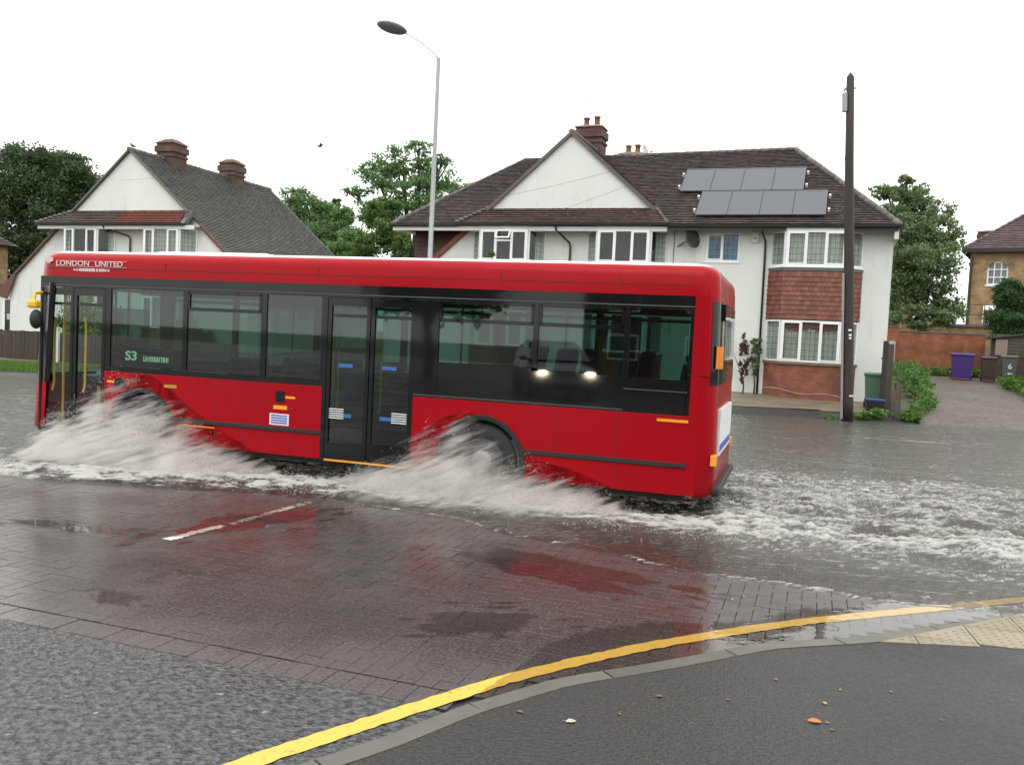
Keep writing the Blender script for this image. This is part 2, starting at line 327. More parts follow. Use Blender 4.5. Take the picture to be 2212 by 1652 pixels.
def wet_asphalt(name, c1, c2, rough, vs, bump, bdist, patch, chip=.985, chipc=(.24, .235, .21)):
    m = bpy.data.materials.new(name); m.use_nodes = True; t = m.node_tree; b = t.nodes['Principled BSDF']; L = t.links
    p = nn(t, 'ShaderNodeNewGeometry').outputs['Position']
    v = nn(t, 'ShaderNodeTexVoronoi'); v.inputs['Scale'].default_value = vs; L.new(p, v.inputs[0])
    n = nn(t, 'ShaderNodeTexNoise'); n.inputs['Scale'].default_value = vs*.55; n.inputs['Detail'].default_value = 5; L.new(p, n.inputs[0])
    n2 = nn(t, 'ShaderNodeTexNoise'); n2.inputs['Scale'].default_value = patch; n2.inputs['Detail'].default_value = 4; L.new(p, n2.inputs[0])
    q = nn(t, 'ShaderNodeMix', data_type='RGBA'); q.inputs[6].default_value = (*c1, 1); q.inputs[7].default_value = (*c2, 1)
    r = nn(t, 'ShaderNodeMapRange'); r.inputs[1].default_value = .35; r.inputs[2].default_value = .65; L.new(n.outputs[0], r.inputs[0]); L.new(r.outputs[0], q.inputs[0])
    # sparse pale chippings
    v2 = nn(t, 'ShaderNodeTexVoronoi'); v2.inputs['Scale'].default_value = vs*.6; L.new(p, v2.inputs[0])
    sx = nn(t, 'ShaderNodeSeparateColor'); L.new(v2.outputs['Color'], sx.inputs[0])
    gt = nn(t, 'ShaderNodeMath', operation='GREATER_THAN'); gt.inputs[1].default_value = chip; L.new(sx.outputs[0], gt.inputs[0])
    lt = nn(t, 'ShaderNodeMath', operation='LESS_THAN'); lt.inputs[1].default_value = .33; L.new(v2.outputs['Distance'], lt.inputs[0])
    ml = nn(t, 'ShaderNodeMath', operation='MULTIPLY'); L.new(gt.outputs[0], ml.inputs[0]); L.new(lt.outputs[0], ml.inputs[1])
    q2 = nn(t, 'ShaderNodeMix', data_type='RGBA'); L.new(ml.outputs[0], q2.inputs[0]); L.new(q.outputs[2], q2.inputs[6]); q2.inputs[7].default_value = (*chipc, 1)
    L.new(q2.outputs[2], b.inputs['Base Color'])
    rr = nn(t, 'ShaderNodeMapRange'); rr.inputs[1].default_value = .35; rr.inputs[2].default_value = .65; rr.inputs[3].default_value = rough-.12; rr.inputs[4].default_value = rough+.12
    L.new(n2.outputs[0], rr.inputs[0]); L.new(rr.outputs[0], b.inputs['Roughness'])
    ad = nn(t, 'ShaderNodeMath', operation='ADD'); L.new(v.outputs['Distance'], ad.inputs[0]); L.new(n.outputs[0], ad.inputs[1])
    u = nn(t, 'ShaderNodeBump'); u.inputs['Strength'].default_value = bump; u.inputs['Distance'].default_value = bdist; L.new(ad.outputs[0], u.inputs['Height']); L.new(u.outputs[0], b.inputs['Normal'])
    return m
M['asphalt_coarse'] = wet_asphalt('coarse_wet_asphalt', (.014, .015, .017), (.105, .107, .108), .34, 42, 1.0, .014, .9)
M['asphalt_fine'] = wet_asphalt('fine_wet_asphalt', (.008, .008, .0078), (.030, .029, .0275), .48, 85, .7, .006, .55, chip=.997, chipc=(.10, .10, .09))
M['asphalt_road'] = wet_asphalt('road_asphalt', (.035, .034, .034), (.055, .052, .05), .35, 120, .4, .005, .5)
M['gravel_lane'] = wet_asphalt('lane_surface', (.045, .036, .030), (.135, .105, .085), .50, 14, .9, .03, .5)
M['concrete_wet'] = pm('damp_concrete', (.23, .185, .125), .5, col2=(.11, .09, .066), var=1, vs=1.1, rvar=.25, bump=.2, bs=25)
gx = lin((-260, -60, 40), (-60, -30, 5), (-30, 30, 1.5), (30, 60, 5), (60, 260, 40)); gy = lin((-120, 0, 20), (0, 20, 4), (20, 48, .8), (48, 80, 4), (80, 500, 60))
tag(grid_obj('ground', gx, gy, lambda x, y: G(x, y)-.06, M['soil']), kind='structure')
tag(grid_obj('road', lin((-90, -30, 10), (-30, 30, .5), (30, 90, 10)), lin((-30, 2, 8), (2, 25, 1), (25, 32, .25)), lambda x, y: -.016+np.minimum(0, 0*x)+np.where(y > yk(x), -.2, 0), M['asphalt_road'], mask=lambda x, y: y < yk(x)+.3), kind='structure')
# far pavement, forecourt, lane: sheets following the rising ground
tag(grid_obj('far_pavement', lin((-34, 11.4, .4)), lin((23.5, 29.5, .15)), lambda x, y: G(x, y)-.012, M['asphalt_fine'], mask=lambda x, y: (y > yk(x)-.5) & (y < yk(x)+np.where(x > 1, 1.1, 2.4)) & ((x > -13.6) | (y < yk(x)+.15))), kind='structure')
def inhouse(x, y):                                     # house coordinates
    c, s = math.cos(R(20)), math.sin(R(20)); return x*c-(y-32.8)*s, x*s+(y-32.8)*c
def fore_mask(x, y):
    s, o = inhouse(x, y); return (o < .3) & (y > yk(x)+np.where(x > 1, 1.1, 2.4)) & (s > -24) & (s < 13.0)
tag(grid_obj('forecourt', lin((-34, 13.4, .4)), lin((25, 44, .3)), lambda x, y: G(x, y)+.0, M['concrete_wet'], mask=fore_mask), kind='structure')
def lane_mask(x, y):
    s, o = inhouse(x, y); l = np.interp(y, [22, 25.5, 28, 44], [11.2, 11.5, 13.1, 19.2]); r = np.interp(y, [22, 31, 44], [26, 19.6, 24.6])
    return (y > yk(x)-.5) & (x > l) & (x < r) & (y < 43.5)
tag(grid_obj('lane', lin((10, 27, .3)), lin((22, 44, .3)), lambda x, y: G(x, y)-.008, M['gravel_lane'], mask=lane_mask), kind='structure')
# ---- near side road: coarse asphalt below the soldier course
UX = Vector((.9445, -.329, 0)); VX = Vector((.329, .9445, 0))            # along / across the brick course
S0 = Vector((-1.26, 4.705, 0))                                           # a point on the near edge of the course
def uv(u, v): return S0+UX*u+VX*v
def side_mask(x, y): return ((x-S0.x)*VX.x+(y-S0.y)*VX.y < -.004) & (y > kerb_y(x)-.06) & (x < .6) & (x > -30)
def clip(poly, n, d):
    out = []
    for i in range(len(poly)):
        a, b = poly[i], poly[(i+1) % len(poly)]; da = a[0]*n[0]+a[1]*n[1]-d; db = b[0]*n[0]+b[1]*n[1]-d
        if da >= 0: out.append(a)
        if da*db < 0: k = da/(da-db); out.append((a[0]+(b[0]-a[0])*k, a[1]+(b[1]-a[1])*k))
    return out
side = MB(); a0 = uv(-30, -.006); a1 = uv(.95, -.006)
kp = [(x, y) for x, y in zip(np.linspace(-.2, -2.7, 40), kerb_y(np.linspace(-.2, -2.7, 40))-.03)]
side.poly([(a0.x, a0.y, 0), (-30, -8, 0), (-2.74, -8, 0)]+[(x, y, 0) for x, y in kp[::-1]]+[(a1.x, a1.y, 0)])
tag(side.build('side_road', M['asphalt_coarse']), kind='structure')
# ---- block paving: soldier course + herringbone, real blocks with open joints
def paver_mat():
    m = bpy.data.materials.new('wet_clay_paver'); m.use_nodes = True; t = m.node_tree; b = t.nodes['Principled BSDF']; L = t.links
    p = nn(t, 'ShaderNodeNewGeometry').outputs['Position']
    n = nn(t, 'ShaderNodeTexNoise'); n.inputs['Scale'].default_value = 42; n.inputs['Detail'].default_value = 6; n.inputs['Roughness'].default_value = .7; L.new(p, n.inputs[0])
    n2 = nn(t, 'ShaderNodeTexNoise'); n2.inputs['Scale'].default_value = .8; n2.inputs['Detail'].default_value = 5; L.new(p, n2.inputs[0])
    q = nn(t, 'ShaderNodeMix', data_type='RGBA'); q.inputs[6].default_value = (.026, .020, .020, 1); q.inputs[7].default_value = (.100, .080, .079, 1)
    r = nn(t, 'ShaderNodeMapRange'); r.inputs[1].default_value = .35; r.inputs[2].default_value = .65; L.new(n.outputs[0], r.inputs[0]); L.new(r.outputs[0], q.inputs[0])
    s = nn(t, 'ShaderNodeVectorMath', operation='SCALE'); L.new(q.outputs[2], s.inputs[0])
    ob = nn(t, 'ShaderNodeNewGeometry').outputs['Random Per Island']; rr = nn(t, 'ShaderNodeMapRange'); rr.inputs[3].default_value = .84; rr.inputs[4].default_value = 1.12; L.new(ob, rr.inputs[0]); L.new(rr.outputs[0], s.inputs['Scale'])
    L.new(s.outputs[0], b.inputs['Base Color'])
    ro = nn(t, 'ShaderNodeMapRange'); ro.inputs[1].default_value = .36; ro.inputs[2].default_value = .62; ro.inputs[3].default_value = .07; ro.inputs[4].default_value = .34; L.new(n2.outputs[0], ro.inputs[0]); L.new(ro.outputs[0], b.inputs['Roughness'])
    u = nn(t, 'ShaderNodeBump'); u.inputs['Strength'].default_value = .30; u.inputs['Distance'].default_value = .004; L.new(n.outputs[0], u.inputs['Height']); L.new(u.outputs[0], b.inputs['Normal'])
    return m
M['paver'] = paver_mat()
def block(L_, W_, h=.0, c=.0022, dep=.02):
    a, b = L_/2, W_/2
    v = [(-a, -b, -dep), (a, -b, -dep), (a, b, -dep), (-a, b, -dep), (-a, -b, -c), (a, -b, -c), (a, b, -c), (-a, b, -c), (-a+c, -b+c, 0), (a-c, -b+c, 0), (a-c, b-c, 0), (-a+c, b-c, 0)]
    f = [(8, 9, 10, 11)]+[(i, (i+1) % 4, (i+1) % 4+4, i+4) for i in range(4)]+[(i+4, (i+1) % 4+4, (i+1) % 4+8, i+8) for i in range(4)]
    return v, f
ang = math.atan2(UX.y, UX.x)
slots = []                                             # (x, y, rot, kind)
for i in range(-46, 9):
    p = uv(i*.125, .105); slots.append((p.x, p.y, ang+math.pi/2, 0))
W = .11
for i in range(-60, 75):
    for j in range(-60, 75):
        # 90-degree herringbone: cell (i,j) starts a lying block when (i-j)%4==0 and a standing one when (i-j)%4==3
        k = (i-j) % 4
        if k == 0: u_, v_, ro = (i+1)*W, (j+.5)*W, ang
        elif k == 3: u_, v_, ro = (i+.5)*W, (j+1)*W, ang+math.pi/2
        else: continue
        v_ += .222
        lo = v_-(W if k == 3 else W/2)
        if k == 3 and abs(lo-(.222-W)) < 1e-3: p = uv(u_, .222+W/2); slots.append((p.x, p.y, ro, 2)); continue
        if lo < .221-1e-3: continue
        p = uv(u_, v_); slots.append((p.x, p.y, ro, 1))
def seen(x, y):
    d = Vector((x, y, -CAM_H)); z = d.dot(fw)
    return z > .1 and abs(d.dot(rt)/z) < .60 and abs(d.dot(up)/z) < .45
slots = [s for s in slots if s[1] > kerb_y(s[0])+.10 and s[1] < 11.2 and s[0] > -9]
slots.sort(key=lambda s: (not seen(s[0], s[1]), s[0]**2+s[1]**2))
paving = thing('block_paving', None, None); paving['kind'] = 'structure'
protos = []
for L_, W_ in ((.205, .1205), (.2145, .1065), (.1065, .1065)):
    b = MB(); b.add(*block(L_, W_)); protos.append(b)
pobj = [protos[0].build('paver', M['paver'], paving), protos[1].build('paver', M['paver'], paving), protos[2].build('paver', M['paver'], paving)]
first = [True, True, True]
rv, rf = [], []
for n_, (x, y, ro, k) in enumerate(slots):
    z = random.gauss(0, .0009); tx, ty = random.gauss(0, .002), random.gauss(0, .0025)
    if n_ < 300:
        o = pobj[k] if first[k] else inst(pobj[k], paving); first[k] = False
        o.location = (x, y, z); o.rotation_euler = (tx, ty, ro)
    else:
        c, s = math.cos(ro), math.sin(ro); o_ = len(rv); vs, fs = protos[k].v, protos[k].f
        rv += [(x+a*c-b*s, y+a*s+b*c, z+zz+a*ty*.5) for a, b, zz in vs]; rf += [tuple(q+o_ for q in f) for f in fs]
po = fast_mesh('paver_field', np.array(rv), np.array(rf), M['paver'], paving); po['kind'] = 'stuff'
# ---- kerb stones, pavement, tactile slabs
M['kerb'] = pm('kerb_concrete', (.115, .105, .088), .5, col2=(.07, .068, .056), var=.9, vs=3, bump=.3, bs=60, objrand=.15)
def side_z(x): return .045-.037*float(sm((x-1.5)/1.2))
sw = MB(); xs = np.concatenate([np.linspace(-2.74, 4.2, 70), np.linspace(4.6, 40, 12)])
up_ = [(x, float(kerb_y(x))-.11, side_z(x)) for x in xs]; lo_ = [(x, -14, side_z(x)) for x in xs]
sw.loft([lo_, up_], close=False)
tag(sw.build('sidewalk', M['asphalt_fine']), kind='structure')
kerb = thing('kerb', None, None); kerb['kind'] = 'structure'
cx_ = np.concatenate([np.linspace(-2.72, -1, 30), np.linspace(-.98, 8, 200)]); cyy = kerb_y(cx_)
al = np.concatenate([[0], np.cumsum(np.hypot(np.diff(cx_), np.diff(cyy)))])
k0 = 0
while k0 < al[-1]-.3:
    tt = np.linspace(k0+.004, min(k0+.905, al[-1]), 6); kx = np.interp(tt, al, cx_); ky = np.interp(tt, al, cyy)
    rings = []
    for i in range(6):
        j0, j1 = max(i-1, 0), min(i+1, 5); t_ = Vector((kx[j1]-kx[j0], ky[j1]-ky[j0], 0)).normalized(); n_ = Vector((-t_.y, t_.x, 0)); p = Vector((kx[i], ky[i], 0)); zt = side_z(kx[i])+.003
        rings.append([tuple(p-n_*.125+Vector((0, 0, -.1))), tuple(p-n_*.125+Vector((0, 0, zt))), tuple(p-n_*.012+Vector((0, 0, zt))), tuple(p+Vector((0, 0, zt-.012))), tuple(p+Vector((0, 0, -.1)))])
    kb = MB(); kb.loft(rings, cap=True); kb.f.append((0, 1, 2, 3, 4)[::-1]); kb.build('kerb_stone', M['kerb'], kerb)
    k0 += .915
M['tactile'] = pm('buff_tactile_slab', (.26, .215, .145), .5, col2=(.19, .16, .11), var=.8, vs=4, bump=.3, bs=80, objrand=.1)
tact = thing('tactile_paving', None, None); tact['kind'] = 'structure'
tang = R(-14); tu, tv = (math.cos(tang), math.sin(tang)), (-math.sin(tang), math.cos(tang))
for i in range(0, 7):
    for j in range(-1, 4):
        q = [(2.35+tu[0]*a*.4+tv[0]*b*.4, 5.55+tu[1]*a*.4+tv[1]*b*.4) for a, b in ((i+.012, j+.012), (i+.988, j+.012), (i+.988, j+.988), (i+.012, j+.988))]
        q = clip(q, (0, 1), 5.70)
        if len(q) > 2: q = clip(q, (.49, -.872), 2.65*.49-5.79*.872+.02)
        if len(q) < 3 or max(p[0] for p in q) > 5.2: continue
        ar = abs(sum(q[k][0]*q[(k+1) % len(q)][1]-q[(k+1) % len(q)][0]*q[k][1] for k in range(len(q))))/2
        if ar < .006: continue
        b = MB(); zt = .013; b.prism([(x, y, -.05) for x, y in q], (0, 0, .05+zt-.0)) 
        for a in range(6):
            for c in range(6):
                ax, bx_ = (i+(a+.5)/6), (j+(c+.5)/6); px, py = 2.35+tu[0]*ax*.4+tv[0]*bx_*.4, 5.55+tu[1]*ax*.4+tv[1]*bx_*.4
                if py > 5.72 and .49*px-.872*py > 2.65*.49-5.79*.872+.04: b.lathe([(.0125, zt-.001), (.011, zt+.004), (.006, zt+.0055), (.0001, zt+.0056)], c=(px, py, 0), n=7)
        b.build('tactile_slab', M['tactile'], tact)
# ---- painted markings
def ribbon(name, pts, w, m, z, wob=.004, gaps=0, seg=.05):
    P = [Vector((a, b, 0)) for a, b in pts]; L_ = [0]
    for a, b in zip(P, P[1:]): L_.append(L_[-1]+(b-a).length)
    tt = np.arange(0, L_[-1], seg); X = np.interp(tt, L_, [p.x for p in P]); Y = np.interp(tt, L_, [p.y for p in P])
    for _ in range(6):
        X[1:-1] = (X[:-2]+2*X[1:-1]+X[2:])/4; Y[1:-1] = (Y[:-2]+2*Y[1:-1]+Y[2:])/4
    l, r = [], []
    for i in range(len(X)):
        j0, j1 = max(i-1, 0), min(i+1, len(X)-1); t = Vector((X[j1]-X[j0], Y[j1]-Y[j0], 0)).normalized(); n = Vector((-t.y, t.x, 0))
        p = Vector((X[i], Y[i], z)); l.append(tuple(p+n*(w/2+random.gauss(0, wob)))); r.append(tuple(p-n*(w/2+random.gauss(0, wob))))
    b = MB(); n = len(l); b.v = l+r
    for i in range(n-1):
        if gaps and random.random() < gaps: continue
        b.f.append((i, i+n, i+n+1, i+1))
    return b.build(name, m)
def paint(name, col, dirt, wear):
    m = bpy.data.materials.new(name); m.use_nodes = True; t = m.node_tree; b = t.nodes['Principled BSDF']; L = t.links
    p = nn(t, 'ShaderNodeNewGeometry').outputs['Position']; n = nn(t, 'ShaderNodeTexNoise'); n.inputs['Scale'].default_value = 26; n.inputs['Detail'].default_value = 8; n.inputs['Roughness'].default_value = .7; L.new(p, n.inputs[0])
    q = nn(t, 'ShaderNodeMix', data_type='RGBA'); q.inputs[6].default_value = (*col, 1); q.inputs[7].default_value = (*dirt, 1)
    r = nn(t, 'ShaderNodeMapRange'); r.inputs[1].default_value = wear; r.inputs[2].default_value = wear+.12; L.new(n.outputs[0], r.inputs[0]); L.new(r.outputs[0], q.inputs[0]); L.new(q.outputs[2], b.inputs['Base Color'])
    b.inputs['Roughness'].default_value = .38
    u = nn(t, 'ShaderNodeBump'); u.inputs['Strength'].default_value = .4; u.inputs['Distance'].default_value = .005; L.new(n.outputs[0], u.inputs['Height']); L.new(u.outputs[0], b.inputs['Normal'])
    return m
M['yellow_paint'] = paint('yellow_road_paint', (.66, .42, .06), (.30, .19, .05), .56)
M['white_paint'] = paint('worn_white_paint', (.62, .61, .57), (.16, .13, .11), .56)
YL = [(-2.9, .4), (-2.1, 2.4), (-1.62, 3.1), (-1.04, 3.75), (-.35, 4.41), (.07, 4.80), (.5, 5.12), (.95, 5.43), (1.64, 5.82), (2.25, 6.12), (3.23, 6.52), (4.22, 6.93), (6, 7.5), (9, 8.1)]
tag(ribbon('yellow_line', YL, .115, M['yellow_paint'], .0052), kind='structure')
tag(ribbon('lane_marking', [(-2.95, 7.5), (-2.66, 8.15)], .10, M['white_paint'], .005, wob=.009, seg=.03), kind='structure')
M['white_paint2'] = paint('very_worn_white_paint', (.42, .40, .37), (.10, .07, .065), .46)
tag(ribbon('lane_marking', [(-2.62, 8.2), (-2.15, 9.45)], .085, M['white_paint2'], .0045, wob=.012, gaps=.12, seg=.03), kind='structure')
# ================================================================= WATER
M['puddle'] = glass('puddle_water', (.84, .81, .79), rough=.006, f0=.022)
t = M['puddle'].node_tree; g_ = [n for n in t.nodes if n.type == 'BSDF_GLOSSY'][0]
ps = nn(t, 'ShaderNodeNewGeometry').outputs['Position']; no = nn(t, 'ShaderNodeTexNoise'); no.inputs['Scale'].default_value = 9; no.inputs['Detail'].default_value = 3; t.links.new(ps, no.inputs[0])
vr = nn(t, 'ShaderNodeTexVoronoi'); vr.inputs['Scale'].default_value = 4.2; vr.voronoi_dimensions = '2D'; t.links.new(ps, vr.inputs[0])
sr = nn(t, 'ShaderNodeSeparateColor'); t.links.new(vr.outputs['Color'], sr.inputs[0])
rr_ = nn(t, 'ShaderNodeMath', operation='MULTIPLY_ADD'); t.links.new(sr.outputs[0], rr_.inputs[0]); rr_.inputs[1].default_value = .34; rr_.inputs[2].default_value = .04
df = nn(t, 'ShaderNodeMath', operation='SUBTRACT'); t.links.new(vr.outputs['Distance'], df.inputs[0]); t.links.new(rr_.outputs[0], df.inputs[1])
ga_ = nn(t, 'ShaderNodeMath', operation='ABSOLUTE'); t.links.new(df.outputs[0], ga_.inputs[0])
rg = nn(t, 'ShaderNodeMapRange', interpolation_type='SMOOTHSTEP'); rg.inputs[1].default_value = 0; rg.inputs[2].default_value = .045; rg.inputs[3].default_value = 1; rg.inputs[4].default_value = 0; t.links.new(ga_.outputs[0], rg.inputs[0])
on = nn(t, 'ShaderNodeMath', operation='GREATER_THAN'); t.links.new(sr.outputs[1], on.inputs[0]); on.inputs[1].default_value = .62
rm = nn(t, 'ShaderNodeMath', operation='MULTIPLY'); t.links.new(rg.outputs[0], rm.inputs[0]); t.links.new(on.outputs[0], rm.inputs[1])
hsum = nn(t, 'ShaderNodeMath', operation='MULTIPLY_ADD'); t.links.new(rm.outputs[0], hsum.inputs[0]); hsum.inputs[1].default_value = .55; t.links.new(no.outputs[0], hsum.inputs[2])
bu = nn(t, 'ShaderNodeBump'); bu.inputs['Strength'].default_value = .06; bu.inputs['Distance'].default_value = .012; t.links.new(hsum.outputs[0], bu.inputs['Height']); t.links.new(bu.outputs[0], g_.inputs['Normal'])
def puddle(cx, cy, a, b, rot, z, lab, n=420, wob=.35, seed=1, sat=14, m=None):
    p = MB(); rs = random.Random(seed)
    def lobe(cx, cy, a, b, n, sd):
        th = np.arange(n)*2*math.pi/n; c, s = np.cos(th), np.sin(th)
        k = 1+wob*2.4*(fbm(1.6*c+sd*9.1, 1.6*s+3, 6, sd)-.5)+.55*wob*(fbm(9*c+sd, 9*s+3, 4, sd+3)-.5)+.35*wob*(fbm(34*c+sd, 34*s, 2, sd+9)-.5)
        x, y = a*k*c, b*k*s; o = len(p.v)
        p.v += [(cx+xx*math.cos(rot)-yy*math.sin(rot), cy+xx*math.sin(rot)+yy*math.cos(rot), z) for xx, yy in zip(x, y)]+[(cx, cy, z)]
        p.f += [(o+i, o+(i+1) % n, o+n) for i in range(n)]
    lobe(cx, cy, a, b, n, seed)
    for q in range(sat):
        t_ = rs.uniform(0, 6.28); k = rs.uniform(1.15, 1.75); u_, v_ = a*k*math.cos(t_), b*k*math.sin(t_); r_ = rs.uniform(.03, .12)*(a*b)**.5*1.6
        lobe(cx+u_*math.cos(rot)-v_*math.sin(rot), cy+u_*math.sin(rot)+v_*math.cos(rot), r_*rs.uniform(1, 2.4), r_*.6, 60, seed+q+20)
    o = p.build('puddle', m or M['puddle']); tag(o, lab, 'puddle', kind='structure'); return o
# long gutter puddle along the kerb, bounded by kerb on one side
gp = MB(); n = 360; tx = np.linspace(-.12, 3.75, n); yl0 = np.interp(tx, [p[0] for p in YL], [p[1] for p in YL])
ext = np.interp(tx, [-.12, .05, .3, .6, 1.0, 1.4, 1.8, 2.2, 2.6, 3.0, 3.75], [-.05, .08, .34, .46, .42, .24, .12, .30, .22, .17, .12])+.16*(fbm(tx*3.1, tx*0+2, 4, 3)-.5)+.10*(fbm(tx*14, tx*0, 3, 4)-.5)+.05*(fbm(tx*50, tx*0, 2, 14)-.5)
top = [(float(x), float(y+e), .0075) for x, y, e in zip(tx, yl0, ext)]; bot = [(float(x), float(kerb_y(x))-.004, .0075) for x in tx]
gp.loft([bot, top], close=False); tag(gp.build('puddle', M['puddle']), 'long shallow puddle along the kerb under the yellow line', 'puddle', kind='structure')
puddle(-2.5, 8.35, .75, .33, R(55), .007, 'puddle over the worn white dash', seed=2)
M['film'] = glass('thin_water_film', (.80, .77, .76), rough=.10, f0=.015)
puddle(.45, 7.15, .95, .34, R(-34), .0055, 'thin film of water on block paving near the wash edge', seed=8, wob=.6, m=M['film'])
puddle(-.1, 5.75, .42, .24, R(10), .0055, 'thin film of water inside the bend of the yellow line', seed=5, wob=.6, m=M['film'])
puddle(-2.66, 5.88, .17, .10, R(-25), .0062, 'small ragged puddle beside the soldier course', seed=11, wob=.8)
puddle(-2.35, 6.55, .13, .05, R(-10), .0062, 'tiny puddle in paving joints', seed=12, wob=.8)
puddle(-3.9, 7.8, .5, .14, R(-10), .0065, 'narrow puddle at the left of the paving', seed=14, wob=.7)
# ---- flood water
WX = [-40, -5.82, -4.69, -3.4, -2.03, -1.19, -.43, .48, 1.61, 2.63, 2.88, 3.54, 3.86, 6, 12, 40]; WY = [10.3, 9.88, 9.74, 9.72, 9.52, 9.12, 8.72, 7.96, 7.22, 6.80, 6.62, 6.37, 6.31, 6.7, 7.1, 7.4]
wx = lin((-45, -12, 1.0), (-12, -8, .12), (-8, 9.5, .038), (9.5, 16, .09), (16, 45, .8)); wy = lin((6.0, 15.5, .038), (15.5, 20, .07), (20, 27.6, .12))
X, Y = np.meshgrid(wx, wy)
cb, sb = math.cos(-YAW_B), math.sin(-YAW_B)
BS = X*cb-(Y-10.01)*sb; BY = X*sb+(Y-10.01)*cb
d = Y-np.interp(X, WX, WY)+.30*(fbm(X*1.1, Y*1.1, 3, 20)-.5)+.14*(fbm(X*2.6, Y*2.6, 3, 21)-.5)+.08*(fbm(X*9, Y*9, 3, 22)-.5)
base = -.012+.045*sm((d+.05)/.55)
# chop: stretched along the direction of travel, strongest in the wake
c1 = fbm(BS*1.2, BY*3.2, 4, 31)-.5; c2 = fbm(BS*3.2, BY*9.5, 4, 41)-.5; c3 = fbm(BS*12, BY*22, 3, 51)-.5; c4 = fbm(BS*26, BY*44, 2, 57)-.5
wk_half = 2.2+.15*np.clip(BS-2, 0, 20); wc = 1.9-.02*np.clip(BS-2, 0, 12)
wake = sm((BS-1.7)/.8)*np.exp(-((BY-wc)/wk_half)**4)*np.exp(-np.clip(BS-2.5, 0, 50)/12.)
band_c = np.interp(BS, [-9, -7, -5.3, -4, -2.45, -1.3, 2, 5], [-1.9, -1.8, -1.5, -.95, -.5, -.45, -.40, -.2])
band_w = np.interp(BS, [-9, -6, -4, -2.5, 0, 2, 5], [.55, .6, .5, .42, .42, .48, .6])
band = np.exp(-((BY-band_c)/band_w)**2)*sm((d-.05)/.2)*np.interp(BS, [-14, -8, -7, 1.2, 2.5, 4, 9], [.0, .7, 1, 1, .72, .42, .3])
ripple = .25+.75*np.exp(-np.clip(BS-2, 0, 50)/9)*np.exp(-((BY+.5)/5)**2)
amp = (.014+.115*wake+.065*band)*sm((d)/.7)
Hh = base+amp*(c1*2.0+c2*1.1)+(.006+.026*wake+.030*band)*sm(d/.3)*(c3*1.3+c4*.5)*1.6+.05*band*sm(d/.5)+.03*wake
Hh = Hh+.016*sm(d/1.5)*(fbm(BS*.8, BY*3.4, 3, 65)-.5)+.006*ripple*sm(d/.4)*(fbm(BS*2.5+BY*3, BY*9-BS*4, 3, 61)-.5)*2
lip = np.exp(-((d-.13)/.040)**2); Hh = Hh+.020*lip*(X > -1.6)*(X < 3.8)
e_ = Y-yk(X); Hh = Hh-.0*e_
crest = np.clip((c2*1.1+c3*.7)*2.2+.55, 0, 1)
foam = np.clip(1.25*band*(.35+.85*crest)+.70*wake*(.05+1.2*crest)-.16, 0, 1)
foam = np.maximum(foam, .62*lip*(X > -2.2)*(X < 4.2)*np.clip(.45+2.4*(fbm(X*16, Y*16, 4, 71)-.42), 0, 1))
streak = np.exp(-((BY-wc)/(wk_half*2.1))**2)*sm((BS-1.5)/2)*np.exp(-np.clip(BS-2, 0, 50)/16)
foam = np.maximum(foam, .55*streak*np.clip((fbm(BS*1.1, BY*9, 4, 81)-.48)*5, 0, 1))
far_st = sm((Y-16)/3)*np.clip((fbm(BS*.7, BY*6, 4, 91)-.62)*6, 0, 1)*.5*np.clip(1-np.abs(X-9)/12, 0, 1); foam = np.maximum(foam, far_st)
inside = (BY > .05) & (BY < 2.35) & (BS > -7.2) & (BS < 2.1); Hh = np.where(inside, np.minimum(Hh, .05), Hh)
foam = np.where(inside, foam*.2, foam)
depth = sm((d-.02)/1.6)
keep = (d > -.04) & (e_ < .9)
n = len(wx); V = np.stack([X, Y, Hh], -1).reshape(-1, 3)
kc = keep[:-1, :-1] | keep[1:, 1:] | keep[1:, :-1] | keep[:-1, 1:]
J, I = np.nonzero(kc); a = J*n+I; F = np.stack([a, a+1, a+1+n, a+n], -1)
used = np.zeros(len(V), bool); used[F.ravel()] = True; remap = np.cumsum(used)-1
M['flood'] = bpy.data.materials.new('flood_water'); M['flood'].use_nodes = True; t = M['flood'].node_tree; t.nodes.clear(); L = t.links
out = nn(t, 'ShaderNodeOutputMaterial'); mud = nn(t, 'ShaderNodeBsdfDiffuse'); mud.inputs[0].default_value = (.085, .078, .070, 1)
tr = nn(t, 'ShaderNodeBsdfTransparent'); tr.inputs[0].default_value = (.80, .77, .73, 1); gl = nn(t, 'ShaderNodeBsdfGlossy'); gl.inputs['Roughness'].default_value = .05
at = nn(t, 'ShaderNodeAttribute', attribute_name='foam'); ad = nn(t, 'ShaderNodeAttribute', attribute_name='depth')
p = nn(t, 'ShaderNodeNewGeometry').outputs['Position']; mp = nn(t, 'ShaderNodeMapping'); mp.inputs['Rotation'].default_value = (0, 0, -YAW_B); mp.inputs['Scale'].default_value = (.17, 1, 1); L.new(p, mp.inputs[0])
n1 = nn(t, 'ShaderNodeTexNoise'); n1.inputs['Scale'].default_value = 22; n1.inputs['Detail'].default_value = 6; n1.inputs['Roughness'].default_value = .7; L.new(mp.outputs[0], n1.inputs[0])
s1 = nn(t, 'ShaderNodeMath', operation='SUBTRACT'); L.new(at.outputs['Fac'], s1.inputs[0]); s2 = nn(t, 'ShaderNodeMath', operation='MULTIPLY_ADD'); L.new(n1.outputs[0], s2.inputs[0]); s2.inputs[1].default_value = 2.6; s2.inputs[2].default_value = -.78
L.new(s2.outputs[0], s1.inputs[1]); fm = nn(t, 'ShaderNodeMapRange'); fm.inputs[1].default_value = -.16; fm.inputs[2].default_value = .34; L.new(s1.outputs[0], fm.inputs[0])
